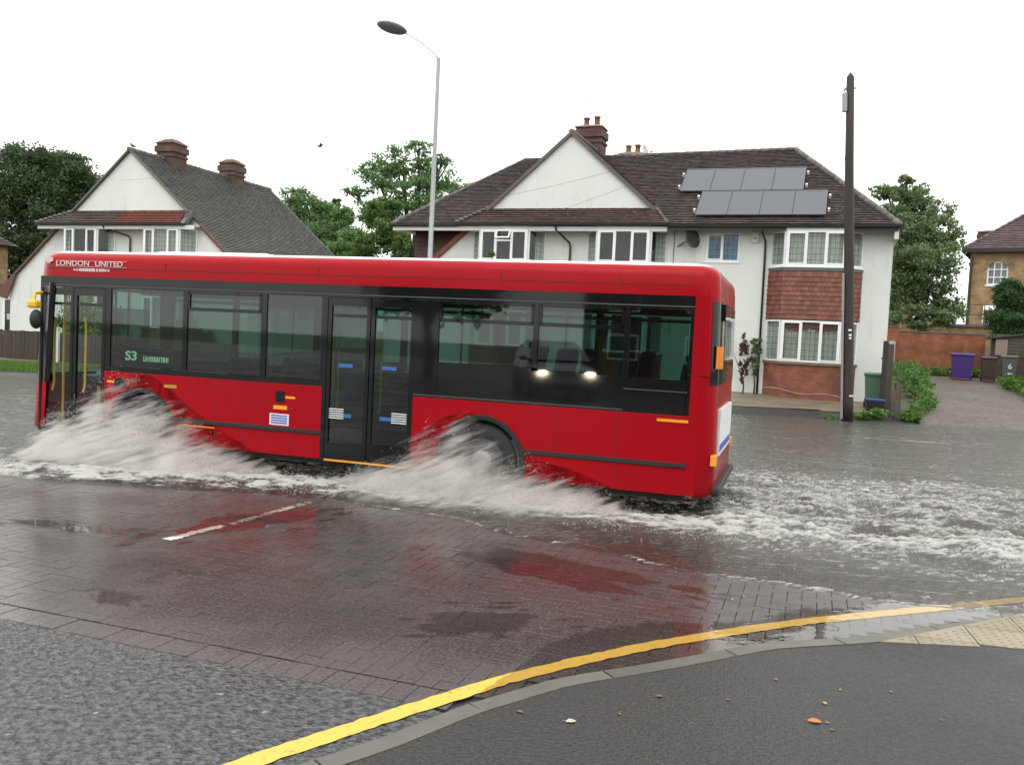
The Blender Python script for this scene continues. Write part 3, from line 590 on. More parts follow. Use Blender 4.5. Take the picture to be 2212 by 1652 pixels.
bu = nn(t, 'ShaderNodeBump'); bu.inputs['Strength'].default_value = .35; bu.inputs['Distance'].default_value = .03; L.new(n1.outputs[0], bu.inputs['Height'])
b2 = nn(t, 'ShaderNodeBump'); b2.inputs['Strength'].default_value = .55; b2.inputs['Distance'].default_value = .035; L.new(n1.outputs[0], b2.inputs['Height']); L.new(b2.outputs[0], gl.inputs['Normal']); FR = schlick(t, .022, b2.outputs[0])
fo = nn(t, 'ShaderNodeBsdfDiffuse'); fo.inputs[0].default_value = (.42, .41, .395, 1); L.new(bu.outputs[0], fo.inputs['Normal'])
m1 = nn(t, 'ShaderNodeMixShader'); dm = nn(t, 'ShaderNodeMapRange'); dm.inputs[3].default_value = .12; dm.inputs[4].default_value = .93; L.new(ad.outputs['Fac'], dm.inputs[0]); L.new(dm.outputs[0], m1.inputs[0]); L.new(tr.outputs[0], m1.inputs[1]); L.new(mud.outputs[0], m1.inputs[2])
m2 = nn(t, 'ShaderNodeMixShader'); L.new(FR, m2.inputs[0]); L.new(m1.outputs[0], m2.inputs[1]); L.new(gl.outputs[0], m2.inputs[2])
m3 = nn(t, 'ShaderNodeMixShader'); L.new(fm.outputs[0], m3.inputs[0]); L.new(m2.outputs[0], m3.inputs[1]); L.new(fo.outputs[0], m3.inputs[2]); L.new(m3.outputs[0], out.inputs[0])
wo_ = fast_mesh('flood_water', V[used], remap[F], M['flood'], smooth=True); tag(wo_, kind='structure')
for nm, arr in (('foam', foam), ('depth', depth)):
    A = wo_.data.attributes.new(nm, 'FLOAT', 'POINT'); A.data.foreach_set('value', arr.reshape(-1)[used].astype(np.float32))
def water_z(x, y): return .03
# ================================================================= BUS
bus = thing('bus', 'red single-deck city bus with white roof and black window band driving through floodwater', 'bus', (0, 10.01, 0), YAW_B)
XF, XR, YW_ = -7.30, 2.33, 2.48
def outline(ins, z):
    x0 = XF+.13*(z-.3)/2.5+ins*1.2; x1 = XR-.05*(z-.3)/2.5-ins; y0, y1 = ins, YW_-ins; rf, rr = max(.40-ins*.5, .15), max(.20-ins*.3, .1)
    pts = []
    def arc(cx, cy, r, a0, a1, n=7):
        for i in range(n+1):
            a = R(a0+(a1-a0)*i/n); pts.append([cx+r*math.cos(a), cy+r*math.sin(a)])
    arc(x1-rr, y0+rr, rr, 0, -90); arc(x0+rf, y0+rf, rf, -90, -180)
    for i in range(1, 6): pts.append([x0, y0+rf+(y1-y0-2*rf)*i/6])
    arc(x0+rf, y1-rf, rf, 180, 90); arc(x1-rr, y1-rr, rr, 90, 0)
    for p in pts:
        if p[0] < x0+rf+.001:
            k = max(0, 1-abs((p[1]-1.2)/1.2)**2); p[0] -= .10*k*min(1, (x0+rf-p[0])/rf)
    return [(p[0], p[1], z) for p in pts]
NO = len(outline(0, 1))
iF0, iF1 = 8, 28                    # near-front corner start .. far-front corner end
def strip(idx, zs, inss=None):
    b = MB(); b.loft([[outline((inss or [0]*len(zs))[k], z)[i] for i in idx] for k, z in enumerate(zs)], close=False); return b
allx = list(range(NO))
b = MB(); b.loft([outline(i, z) for z, i in ((2.45, .0), (2.56, .003), (2.66, .010), (2.70, .020), (2.735, .040), (2.762, .068), (2.782, .100))]); b.build('cantrail_panel', M['red'], bus, smooth=True)
b = MB(); b.loft([outline(i, z) for z, i in ((2.782, .100), (2.806, .17), (2.822, .28), (2.838, .5), (2.848, .85))], cap=True); rf_ = b.build('roof', M['buswhite'], bus, smooth=True)
b = MB(); b.loft([[(x, y, z) for x, y in ((-5.6+i, .55+i), (-3.7-i, .55+i), (-3.7-i, 1.85-i), (-5.6+i, 1.85-i))] for z, i in ((2.80, 0), (2.855, .03), (2.878, .12))], cap=True); b.build('roof_pod', M['buswhite'], rf_, bevel=.02)
b = MB(); b.box(-1.2, -.5, .9, 1.5, 2.83, 2.87); b.build('roof_hatch', M['buswhite'], rf_, bevel=.01)
front = list(range(iF0, iF1+1)); rear = list(range(NO-8, NO))+list(range(0, 8)); 
fp = strip(front, [.27, .32, .6, .97], [.04, 0, 0, 0]).build('front_panel', M['red'], bus, smooth=True)
strip(front, [.97, 1.06]).build('windscreen_sill', M['busblack'], bus, smooth=True)
ws = strip(front, [1.06, 1.5, 2.0, 2.33]).build('windscreen', M['doorglass'], bus, smooth=True)
strip(front, [2.33, 2.45]).build('destination_panel', M['busblack'], bus, smooth=True)
for i in (8, 28):
    o = outline(0, 1); b = MB(); b.path([outline(.005, z)[i] for z in (.97, 1.6, 2.36)], .045, 8); b.build('front_pillar', M['busblack'], bus)
rp = strip(rear, [.27, .34, .9, 1.6, 2.45], [.05, 0, 0, 0, 0]).build('rear_panel', M['red'], bus, smooth=True)
ri = list(range(NO-5, NO))+[0, 1, 2, 3, 4]
strip(ri, [1.50, 2.0, 2.40], [-.006]*3).build('rear_window', M['busblack'], bus, smooth=True)
b = MB(); b.box(XR-.02, XR+.012, .35, 2.0, .70, 1.22); ad_ = b.build('rear_advert', M['print_white'], bus)
b = MB(); b.box(XR+.012, XR+.016, .42, 1.9, .74, .82); b.build('advert_print', M['print_blue'], ad_)
b = MB(); b.box(XR-.05, XR+.014, .05, .19, .62, .74); b.build('tail_lamp', M['amber'], bus, bevel=.01)
b = MB(); b.box(XR-.05, XR+.014, 2.21, 2.35, .62, .74); b.build('tail_lamp', M['amber'], bus, bevel=.01)
b = MB(); b.box(XR-.05, XR+.012, .06, .22, 1.68, 1.92); b.build('rear_warning_plate', pm('orange_plate', (.75, .22, .02), .5), bus)
b = MB(); b.box(XR-.06, XR+.010, .25, .95, 2.20, 2.38); rb = b.build('rear_route_box', M['busblack'], bus)
b = MB(); b.box(XR-.3, XR+.06, .12, 2.28, .30, .38); b.build('rear_bumper', M['rubber'], bus, bevel=.02)
# ---- near side lower panels with wheel arches
def side_panel(x0, x1, arch, z0=.28, z1=1.18, y=0., t=.045):
    pts = [(x0, y, z0)]
    if arch is not None:
        r = .52; zc = .44; a0 = math.asin((z0-zc)/r)
        pts += [(arch-r*math.cos(a0+(math.pi-2*a0)*i/22), y, zc+r*math.sin(a0+(math.pi-2*a0)*i/22)) for i in range(23)]
    pts += [(x1, y, z0), (x1, y, z1), (x0, y, z1)]
    return MB().prism(pts, (0, t, 0))
side_panel(-5.86, -2.485, -5.23, z1=1.185).build('lower_panel', M['red'], bus, bevel=.004)
side_panel(-1.245, 2.135, -.35, z1=1.15).build('lower_panel', M['red'], bus, bevel=.004)
side_panel(-6.9, 2.02, None, y=YW_-.045, z1=1.18).build('lower_panel', M['red'], bus, bevel=.004)
for a in (-5.23, -.35):
    b = MB(); r0, r1 = .520, .490
    ring = [[(a-r*math.cos(th), yy, .44+r*math.sin(th)) for r, yy in ((r0, -.016), (r0+.03, -.016), (r0+.03, .05), (r1, .05), (r1, -.005))] for th in [R(-14+208*i/24) for i in range(25)]]
    b.loft(ring, close=True); b.build('wheel_arch_trim', M['rubber'], bus, smooth=False)
    b = MB(); b.loft([[(a-.53*math.cos(R(-14+208*i/20)), yy, .44+.53*math.sin(R(-14+208*i/20))) for i in range(21)] for yy in (.05, .62)], close=False); b.build('wheel_box', M['rubber'], bus)
# rubbing rails
for x0, x1 in ((-4.70, -2.50), (.19, 2.03)):
    b = MB(); b.prism([(x0, .0, .575), (x0, -.018, .585), (x0, -.018, .622), (x0, .0, .632)], (x1-x0, 0, 0)); b.build('rubbing_rail', M['rubber'], bus)
# ---- window band, near side
def bars(rects, y0, y1):
    b = MB()
    for x0, x1, z0, z1 in rects: b.box(x0, x1, y0, y1, z0, z1)
    return b
WIN = [(-5.77, -4.60, 1.262, 2.30), (-4.52, -3.40, 1.262, 2.30), (-3.31, -2.53, 1.262, 2.30), (-.94, .22, 1.585, 2.30), (.29, 1.27, 1.54, 2.30), (1.34, 1.985, 1.54, 2.30)]
MB().box(2.032, 2.135, .0, .045, 1.152, 2.449).build('rear_corner_panel', M['red'], bus)
rc = [(-7.0, 2.03, 2.302, 2.449), (-5.86, -5.775, 1.186, 2.30), (-4.595, -4.525, 1.262, 2.30), (-3.395, -3.315, 1.262, 2.30), (-2.525, -2.44, 1.186, 2.30), (-5.77, -2.53, 1.186, 1.258), (-1.255, -.945, 1.152, 2.30), (.225, .285, 1.58, 2.30), (1.275, 1.335, 1.54, 2.30), (1.99, 2.03, 1.152, 2.30), (-.94, .22, 1.152, 1.58), (.22, 1.985, 1.152, 1.538)]
bars(rc, .002, .045).build('window_band', M['busblack'], bus)
b = MB(); b.box(-6.95, 2.03, -.010, .002, 2.325, 2.340); b.box(-1.24, 1.3, -.010, .002, 1.165, 1.180); b.box(1.3, 2.0, -.008, .002, 1.40, 1.412); b.build('band_trim', M['dish'], bus)
for k, (x0, x1, z0, z1) in enumerate(WIN):
    b = MB().pane(x0, x1, .015, z0, z1); wn = b.build('side_window', M['busglass'], bus)
    if k in (1, 3, 4):
        zb = 2.075
        bars([(x0, x1, zb-.022, zb+.022), (x0, x0+.03, zb, z1), (x1-.03, x1, zb, z1), (x0, x1, z1-.03, z1)], .0, .030).build('opening_light_frame', M['busblack'], wn)
# ---- doors
def door(x0, x1, z0, z1, gz0, gm, stripes, stickers):
    mid = (x0+x1)/2
    for a, c in ((x0, mid-.006), (mid+.006, x1)):
        f = bars([(a, a+.05, z0, z1), (c-.05, c, z0, z1), (a+.05, c-.05, z0, gz0), (a+.05, c-.05, z1-.10, z1)], .010, .05); dr = f.build('door_leaf', M['busblack'], bus)
        MB().pane(a+.05, c-.05, .028, gz0, z1-.10).build('door_glass', gm, dr)
        MB().box(a+.05, c-.05, .020, .034, z1-.24, z1-.20).build('door_transom', M['busblack'], dr)
        MB().path([(a+.10, .10, gz0+.4), (a+.10, .13, gz0+.5), (a+.10, .13, z1-.5), (a+.10, .10, z1-.4)], .016, 6).build('door_handrail', M['yellow'], dr)
        if stickers:
            for zz in stickers: MB().box(a+.16, a+.36, .018, .024, zz, zz+.045).build('door_sticker', M['print_skyblue'], dr)
    if stripes:
        for xa in (x0+.06, x1-.26):
            for q in range(5): MB().box(xa, xa+.2, .006, .016, .80+q*.028, .812+q*.028).build('door_stripe', M['print_white'], bus)
door(-6.965, -5.875, .33, 2.295, .45, M['doorglass'], False, None)
door(-2.435, -1.26, .30, 2.295, .50, M['busglass'], True, (1.44, .82))
bars([(-7.0, -6.965, .28, 2.30), (-5.875, -5.86, .28, 1.185), (-6.965, -5.875, .28, .33)], .0, .05).build('door_surround', M['busblack'], bus); bars([(-2.485, -2.435, .255, 1.186), (-1.26, -1.245, .255, 1.15), (-2.435, -1.26, .255, .30)], .0, .05).build('door_surround', M['busblack'], bus)
MB().box(-2.42, -1.28, -.006, .0, .268, .29).build('step_edge', M['amber'], bus)
# ---- far side band
FW = [(-6.85, -5.6), (-5.5, -4.1), (-4.0, -2.6), (-2.5, -1.1), (-1.0, .4), (.5, 1.9)]
rc = [(-7.0, 2.03, 2.30, 2.449), (-7.0, 2.03, 1.18, 1.28)]+[(FW[i][1], FW[i+1][0], 1.28, 2.30) for i in range(5)]+[(-7.0, -6.85, 1.28, 2.30), (1.9, 2.03, 1.28, 2.30)]
bars(rc, YW_-.045, YW_-.002).build('window_band', M['busblack'], bus)
for x0, x1 in FW: MB().pane(x0, x1, YW_-.017, 1.28, 2.30).build('side_window', M['busglass'], bus)
# ---- interior
MB().box(-7.0, 2.1, .05, YW_-.05, .33, .37).build('floor', M['floor'], bus)
MB().box(-6.9, 2.05, .05, YW_-.05, 2.44, 2.47).build('ceiling', M['cabgrey'], bus)
MB().box(-.95, 2.15, .06, YW_-.06, .37, .72).build('rear_platform', M['floor'], bus)
MB().box(2.05, 2.09, .06, YW_-.06, .7, 2.4).build('rear_bulkhead', M['cabgrey'], bus)
cabn = MB(); cabn.box(-6.1, -6.06, 1.25, 2.33, .37, 1.25); cabn.box(-6.9, -6.1, 1.25, 1.29, .37, 1.2); cabn.build('cab_partition', M['seatblue'], bus)
MB().box(-7.0, -6.5, .75, 2.3, .9, 1.05).build('dashboard', M['rubber'], bus, bevel=.03)
MB().box(-6.75, -6.45, .80, 1.2, .5, 1.02).build('ticket_machine', M['yellow'], bus, bevel=.02)
MB().box(-6.85, -5.9, .9, .93, 1.06, 1.10).build('luggage_rail', M['cyan'], bus)
MB().box(-6.0, -5.9, .55, .93, .95, 1.0).build('luggage_rail', M['cyan'], bus)
seat = None
def seat_mb():
    b = MB(); b.box(-.22, .2, -.21, .21, .38, .46); b.prism([(.13, -.21, .46), (.2, -.21, .46), (.30, -.21, 1.08), (.24, -.21, 1.1)], (0, .42, 0)); b.box(-.1, .08, -.05, .05, 0, .38); return b
for x, zf in ((-4.2, .37), (-3.4, .37), (-2.75, .37), (-.5, .72), (.25, .72), (1.0, .72), (1.7, .72)):
    for y in (.34, .78, 1.62, 2.06):
        if x in (-2.75,) and y < 1: continue
        if seat is None: seat = seat_mb().build('seat', M['seatblue'], bus, bevel=.03); o = seat
        else: o = inst(seat, bus)
        o.location = (x, y, zf)
pole = None
for x, y, zf in ((-5.75, .95, .37), (-4.5, .98, .37), (-3.55, .98, .37), (-2.5, .3, .37), (-1.2, .3, .37), (-2.5, 1.35, .37), (-1.2, 1.4, .37), (.0, 1.0, .72), (.8, 1.0, .72), (-6.85, .28, .4), (-5.95, .28, .4)):
    if pole is None: pole = MB().tube((0, 0, 0), (0, 0, 2.05), .017, n=8).build('handrail_pole', M['yellow'], bus); o = pole
    else: o = inst(pole, bus)
    o.location = (x, y, zf); o.scale = (1, 1, (2.44-zf)/2.05)
MB().path([(-5.6, 1.0, 2.2), (2.0, 1.0, 2.2)], .015, 6).build('handrail', M['yellow'], bus)
MB().path([(-5.6, 1.45, 2.2), (2.0, 1.45, 2.2)], .015, 6).build('handrail', M['yellow'], bus)
MB().poly([(-5.9, .06, 1.05), (-5.9, .9, 1.05), (-5.9, .9, 2.05), (-5.9, .06, 2.05)]).build('door_partition', M['busglass'], bus)
# ---- nearside mirror, wheels, lights, labels
mi = MB(); mi.path([(-6.98, .05, 2.22), (-6.97, -.12, 2.20), (-6.95, -.16, 2.08)], .024, 8); mi = mi.build('mirror_arm', M['yellow'], bus)
MB().box(-7.02, -6.86, -.22, -.10, 1.99, 2.10).build('mirror_bracket', M['yellow'], mi, bevel=.03)
b = MB(); b.ell((-6.90, -.16, 1.84), (.085, .085, .135), 14, 8); b.build('mirror_head', M['rubber'], mi, smooth=True)
def wheel(x, y0, sgn):
    wobj = MB(); wobj.lathe([(.27, 0), (.30, -.012), (.40, -.02), (.445, .0), (.455, .05), (.455, .22), (.44, .27), (.28, .28)], c=(0, 0, 0), axis='y', n=36)
    if sgn < 0: wobj.xf(Matrix.Rotation(math.pi, 4, 'Z'))
    ty = wobj.build('wheel', M['tyre'], bus, smooth=True); ty.location = (x, y0, .44)
    r_ = MB(); r_.lathe([(.275, .0), (.265, .03), (.24, .09), (.17, .10), (.15, .03), (.12, .0), (.05, -.01), (.001, -.01)], axis='y', n=28)
    for q in range(10):
        a = 2*math.pi*q/10; r_.tube((.205*math.cos(a), .03, .205*math.sin(a)), (.205*math.cos(a), .10, .205*math.sin(a)), .014, n=6)
    if sgn < 0: r_.xf(Matrix.Rotation(math.pi, 4, 'Z'))
    r_.build('rim', M['rim'], ty, smooth=True)
for x in (-5.23, -.35): wheel(x, .06, 1); wheel(x, YW_-.06, -1)
MB().box(1.69, 2.03, -.008, .0, 1.075, 1.105).build('side_reflector', M['amber'], bus)
MB().box(-4.86, -4.66, -.006, .0, 1.02, 1.06).build('side_marker', pm('brass_marker', (.42, .26, .03), .5), bus)
MB().box(-4.55, -4.05, -.006, .0, .535, .55).build('side_reflector', M['amber'], bus)
b = MB().box(-5.68, -5.50, -.006, .0, .98, 1.10).build('socket_flap', M['busblack'], bus); MB().box(-5.80, -5.68, -.008, .0, 1.03, 1.06).build('flap_label', M['amber'], b)
b = MB().box(-3.14, -3.01, -.006, .0, .95, 1.09).build('fuel_flap', M['busblack'], bus); MB().box(-3.00, -2.86, -.006, .0, 1.0, 1.03).build('flap_label', M['amber'], b)
MB().box(-3.17, -2.97, -.006, .0, .855, .905).build('warning_label', M['amber'], bus, bevel=.002)
b = MB().box(-3.22, -2.94, -.006, .0, .655, .80).build('notice_label', M['print_white'], bus)
st = MB()
for q in range(4): st.box(-3.20, -2.96, -.009, -.006, .675+q*.031, .692+q*.031)
st.build('notice_print', M['print_blue'], b)
MB().box(2.0, 2.26, -.004, .012, 1.598, 1.604).build('panel_seam', M['rubber'], bus)
def face(x, z, y=-.004): return Matrix.Translation((x, y, z)) @ Matrix.Rotation(R(90), 4, 'X')
for wd_, x_ in (('LONDON', -6.44), ('UNITED', -5.82)): text_mesh('fleet_name', wd_, .098, M['print_pink'], bus, face(x_, 2.628, -.006) @ Matrix.Diagonal((1.35, 1, 1, 1)), bold=.0015)
b = MB()
for (x0, x1, z0, z1) in ((-6.74, -5.52, 2.664, 2.668), (-6.74, -5.52, 2.586, 2.590)): b.box(x0, x1, -.005, -.002, z0, z1)
b.build('fleet_name_rule', M['print_pink'], bus)
em = MB(); em.prism([(-6.93, -.004, 2.66), (-6.93, -.004, 2.70), (-6.86, -.004, 2.715), (-6.79, -.004, 2.70), (-6.79, -.004, 2.66), (-6.86, -.004, 2.625)], (0, .012, 0)); em.build('crest', M['print_pink'], bus)
tk = MB(); x_ = -6.42                                  # strip of tiny lettering, too small to read
while x_ < -5.84:
    w_ = random.uniform(.018, .034); q_ = .022*(1-abs((x_+6.13)/.42)**3); tk.box(x_, x_+w_, -.005, .006, 2.545-q_, 2.545+q_); x_ += w_+random.choice((.008, .008, .02))
tk.build('fleet_subtitle', M['print_pink'], bus)
MB().box(-5.76, -4.61, .034, .042, 1.262, 1.52).build('route_display', M['busblack'], bus)
text_mesh('route_number', 'S3', .17, M['led'], bus, face(-5.44, 1.405, .030) @ Matrix.Diagonal((1.25, 1, 1, 1)), bold=.004)
tk = MB(); x_ = -5.24                                  # destination word: amber-green dot-matrix strokes
while x_ < -4.82:
    w_ = random.uniform(.03, .05)
    tk.box(x_, x_+.012, .028, .032, 1.345, 1.415); tk.box(x_+w_-.012, x_+w_, .028, .032, 1.345, 1.415); zz = random.choice((1.345, 1.375, 1.403)); tk.box(x_+.012, x_+w_-.012, .028, .032, zz, zz+.012); x_ += w_+.014
tk.build('route_destination', M['led'], bus)
for x_, z_a, z_b in ((-4.05, .29, 1.18), (.55, .64, 1.14), (1.25, .29, 1.14), (-3.6, .29, .57), (-2.9, .29, .57)): MB().box(x_, x_+.006, -.0015, .01, z_a, z_b).build('panel_seam', M['rubber'], bus)
MB().box(-6.9, 2.02, .0, .012, 2.562, 2.566).build('panel_seam', M['rubber'], bus)
for x_ in (-4.9, -2.6, -.2, 1.2): MB().box(x_, x_+.005, .001, .012, 2.45, 2.66).build('panel_seam', M['rubber'], bus)
# underbody
MB().box(-6.8, 2.0, .15, YW_-.15, .2, .33).build('underbody', M['rubber'], bus)
# ================================================================= HOUSES
def tiles(poly, m, parent, tw=.17, ga=.122, th=.030, name='roof_tiles', jit=.006):
    P = [Vector(p) for p in poly]; nrm = None
    for i in range(1, len(P)-1):
        c = (P[i]-P[0]).cross(P[i+1]-P[0])
        if c.length > 1e-4: nrm = c.normalized(); break
    if nrm.z < 0: nrm = -nrm
    upv = (Vector((0, 0, 1))-nrm*nrm.z).normalized(); al_ = upv.cross(nrm).normalized(); O = P[0]
    q = [((p-O).dot(al_), (p-O).dot(upv)) for p in P]; v0, v1 = min(b for a, b in q), max(b for a, b in q)
    V, Fc = [], []; rows = int((v1-v0)/ga)+1
    for r in range(rows):
        va = v0+r*ga; vb = min(va+ga*1.25, v1); vm = min(va+ga*.5, v1-1e-4); xs = []
        for i in range(len(q)):
            a, b = q[i], q[(i+1) % len(q)]
            if (a[1]-vm)*(b[1]-vm) < 0: xs.append(a[0]+(b[0]-a[0])*(vm-a[1])/(b[1]-a[1]))
        if len(xs) < 2: continue
        u0, u1 = min(xs), max(xs); k = math.floor(u0/tw)-1; off = tw/2 if r % 2 else 0
        while True:
            a, b = max(k*tw+off, u0), min(k*tw+off+tw-.006, u1); k += 1
            if a >= u1: break
            if b-a < .02: continue
            j = random.uniform(0, jit); j2 = random.uniform(0, jit)
            lo = O+upv*(va+random.uniform(-.006, .006)); hi = O+upv*vb
            n0 = len(V); V += [lo+al_*a+nrm*(th+.03+j), lo+al_*b+nrm*(th+.03+j2), hi+al_*b+nrm*.012, hi+al_*a+nrm*.012, lo+al_*a+nrm*(th+.010), lo+al_*b+nrm*(th+.010)]
            Fc += [(n0, n0+1, n0+2, n0+3), (n0+4, n0+5, n0+1, n0)]
    o = fast_mesh(name, np.array([tuple(v) for v in V]), np.array(Fc), m, parent); o['kind'] = 'stuff'; return o
def ridge(pts, m, parent, r=.11, seg=.32, name='ridge_tiles', lump=.012):
    b = MB(); P = [Vector(p) for p in pts]
    for a, c in zip(P, P[1:]):
        n = max(1, int((c-a).length/seg))
        for i in range(n): b.tube(a+(c-a)*(i/n), a+(c-a)*((i+.97)/n), r+random.uniform(0, lump), r-.008, n=8)
    return b.build(name, m, parent, smooth=True)
def wall_holes(s0, s1, z0, z1, y0, y1, holes):
    xs = sorted({s0, s1, *[h[0] for h in holes], *[h[1] for h in holes]}); zs = sorted({z0, z1, *[h[2] for h in holes], *[h[3] for h in holes]}); b = MB()
    for i in range(len(xs)-1):
        for j in range(len(zs)-1):
            cx, cz = (xs[i]+xs[i+1])/2, (zs[j]+zs[j+1])/2
            if any(h[0] < cx < h[1] and h[2] < cz < h[3] for h in holes): continue
            b.box(xs[i], xs[i+1], y0, y1, zs[j], zs[j+1])
    return b
def fM(p0, p1):
    d = (Vector((p1[0], p1[1], 0))-Vector((p0[0], p0[1], 0))).normalized()
    return Matrix(((d.x, -d.y, 0, p0[0]), (d.y, d.x, 0, p0[1]), (0, 0, 1, 0), (0, 0, 0, 1)))
def window(parent, Mx, x0, x1, z0, z1, lights, lead=True, curtain=None, fr=.055, open_top=None, pelmet=False, back=.32, dep=.0):
    """frame with mullions, one pane per light, came grid, curtain and near-black board for the unlit room behind"""
    f = MB(); f.box(x0, x1, dep-.02, dep+.05, z0, z0+fr); f.box(x0, x1, dep-.02, dep+.05, z1-fr, z1); f.box(x0, x0+fr, dep-.02, dep+.05, z0+fr, z1-fr); f.box(x1-fr, x1, dep-.02, dep+.05, z0+fr, z1-fr)
    xs = [x0+fr+(x1-x0-2*fr)*t for t in lights]
    for x in xs[1:-1]: f.box(x-fr*.5, x+fr*.5, dep-.02, dep+.05, z0+fr, z1-fr)
    for i in range(len(xs)-1):
        a, c = xs[i]+(fr*.5 if i else 0), xs[i+1]-(fr*.5 if i < len(xs)-2 else 0)
        if i % 2 == 0 and len(xs) > 2:                     # opening casements have their own thicker sash
            w_ = .04
            for bx in ((a, c, z0+fr, z0+fr+w_), (a, c, z1-fr-w_, z1-fr), (a, a+w_, z0+fr+w_, z1-fr-w_), (c-w_, c, z0+fr+w_, z1-fr-w_)): f.box(bx[0], bx[1], dep-.035, dep+.03, bx[2], bx[3])
    if open_top is not None:
        i = open_top; a, c = xs[i]+fr*.5, xs[i+1]-fr*.5; zt = z1-.40
        f.box(a, c, dep-.02, dep+.05, zt-.03, zt+.03)
    f.xf(Mx).build('window_frame', M['white'], parent)
    for i in range(len(xs)-1):
        MB().pane(xs[i]+.01, xs[i+1]-.01, dep+.010, z0+fr*.6, z1-fr*.6).xf(Mx).build('window_pane', M['clearglass'], parent)
    if open_top is not None:                                # top-hung light standing open
        i = open_top; a, c = xs[i]+fr*.3, xs[i+1]-fr*.3; h_ = .36; g = MB()
        for bx in ((a, c, 0, .05), (a, c, h_-.05, h_), (a, a+.05, .05, h_-.05), (c-.05, c, .05, h_-.05)): g.box(bx[0], bx[1], -.02, .02, bx[2]-h_, bx[3]-h_)
        g.xf(Matrix.Translation((0, dep-.03, z1-.03)) @ Matrix.Rotation(R(-32), 4, 'X')).xf(Mx).build('open_top_light', M['white'], parent)
    if lead:
        g = MB()
        for i in range(len(xs)-1):
            a, c = xs[i], xs[i+1]; n = max(2, round((c-a)/.15)); k = max(3, round((z1-z0)/.19))
            for q in range(1, n): g.box(a+(c-a)*q/n-.006, a+(c-a)*q/n+.006, dep+.002, dep+.007, z0+fr, z1-fr)
            for q in range(1, k): g.box(a+.01, c-.01, dep+.001, dep+.0075, z0+(z1-z0)*q/k-.006, z0+(z1-z0)*q/k+.006)
        g.xf(Mx).build('leading', M['cames'], parent)
    if curtain:
        g = MB(); n = int((x1-x0)/.03); top = []; bot = []
        for i in range(n+1):
            x = x0+.03+(x1-x0-.06)*i/n; y = dep+.13+.025*math.sin(i*1.05)+.012*math.sin(i*.37)
            top.append((x, y, z1-.04)); bot.append((x, y+.01*math.sin(i*.8), z0+.04))
        g.loft([bot, top], close=False).xf(Mx).build('curtain', curtain, parent, smooth=True)
        if pelmet:
            g = MB(); pts = [(x0+.05, dep+.09, z1-.06)]
            for i in range(17):
                t_ = i/16; pts.append((x0+.05+(x1-x0-.1)*t_, dep+.09, z1-.30-.10*abs(math.sin(t_*math.pi*2))+.06))
            pts.append((x1-.05, dep+.09, z1-.06)); g.prism(pts, (0, .01, 0)).xf(Mx).build('pelmet', M['curtain_rose'], parent)
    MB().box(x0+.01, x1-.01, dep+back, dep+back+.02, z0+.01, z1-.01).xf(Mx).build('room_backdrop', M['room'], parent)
def hung(parent, Mx, x0, x1, z0, z1, m, tw=.165, ga=.155):
    src = []
    for w_ in (tw, tw/2): src.append((MB().prism([(0, -.028, 0), (0, -.006, 0), (0, .012, ga*1.2), (0, .0, ga*1.2)], (w_-.007, 0, 0)).build('hung_tile', m, parent)))
    first = [True, True]; rows = int(round((z1-z0)/ga))
    for r in range(rows):
        x = x0; k = 0; half = r % 2 == 1
        while x < x1-.03:
            w_ = tw/2 if (half and k == 0) else tw; t_ = 1 if (w_ < tw or x+tw > x1+.01) else 0; w_ = tw/2 if t_ else tw
            o = src[t_] if first[t_] else inst(src[t_], parent); first[t_] = False
            o.matrix_local = Mx @ Matrix.Translation((x, random.uniform(-.005, .003), z0+r*ga+random.uniform(-.004, .004))) @ Matrix.Rotation(random.gauss(0, .012), 4, 'Y'); x += w_; k += 1
def bay(parent, c, curtain=None, low_curtain=None, tiles_on=True, lights=(0, .33, .67, 1), open_top=None, pelmet=False, side_lead=True, zb=.2):
    hw, hf, d = 1.46, .95, .6
    P = [(c-hw, 0), (c-hf, -d), (c+hf, -d), (c+hw, 0)]
    b = MB(); b.prism([(x, y, zb) for x, y in P], (0, 0, 1.45-zb)); body = b.build('bay', M['brick'], parent)
    def expand(k): return [(c-hw-k, .0), (c-hf-k*.6, -d-k), (c+hf+k*.6, -d-k), (c+hw+k, .0)]
    MB().prism([(x, y, 1.452) for x, y in expand(.05)], (0, 0, .085)).build('sill', M['cement'] if zb < .3 else M['brick'], body)
    MB().prism([(x, y, 2.92) for x, y in expand(-.02)], (0, 0, 1.62)).build('bay_core', M['lead'], body)
    MB().prism([(x, y, 4.545) for x, y in expand(.04)], (0, 0, .095)).build('lead_flashing', M['lead'], body)
    MB().prism([(x, y, 4.642) for x, y in expand(.07)], (0, 0, .05)).build('sill', M['white'], body)
    MB().prism([(x, y, 5.85) for x, y in expand(.01)], (0, 0, .13)).build('bay_head', M['soffit'], body)
    for k in range(3):
        p0, p1 = P[k], P[k+1]; L_ = math.dist(p0, p1); Mx = fM(p0, p1)
        li = lights if k == 1 else (0, 1)
        window(body, Mx, .02, L_-.02, 4.70, 5.85, li, curtain=curtain, open_top=open_top if k == 1 else None, lead=side_lead or k == 1)
        window(body, Mx, .02, L_-.02, 1.54, 2.91, li, curtain=low_curtain, lead=True, pelmet=pelmet and k == 1)
        if tiles_on: hung(body, Mx @ Matrix.Translation((0, -.012, 0)), -.03, L_+.03, 2.95, 4.54, M['tile_hung'])
    return body
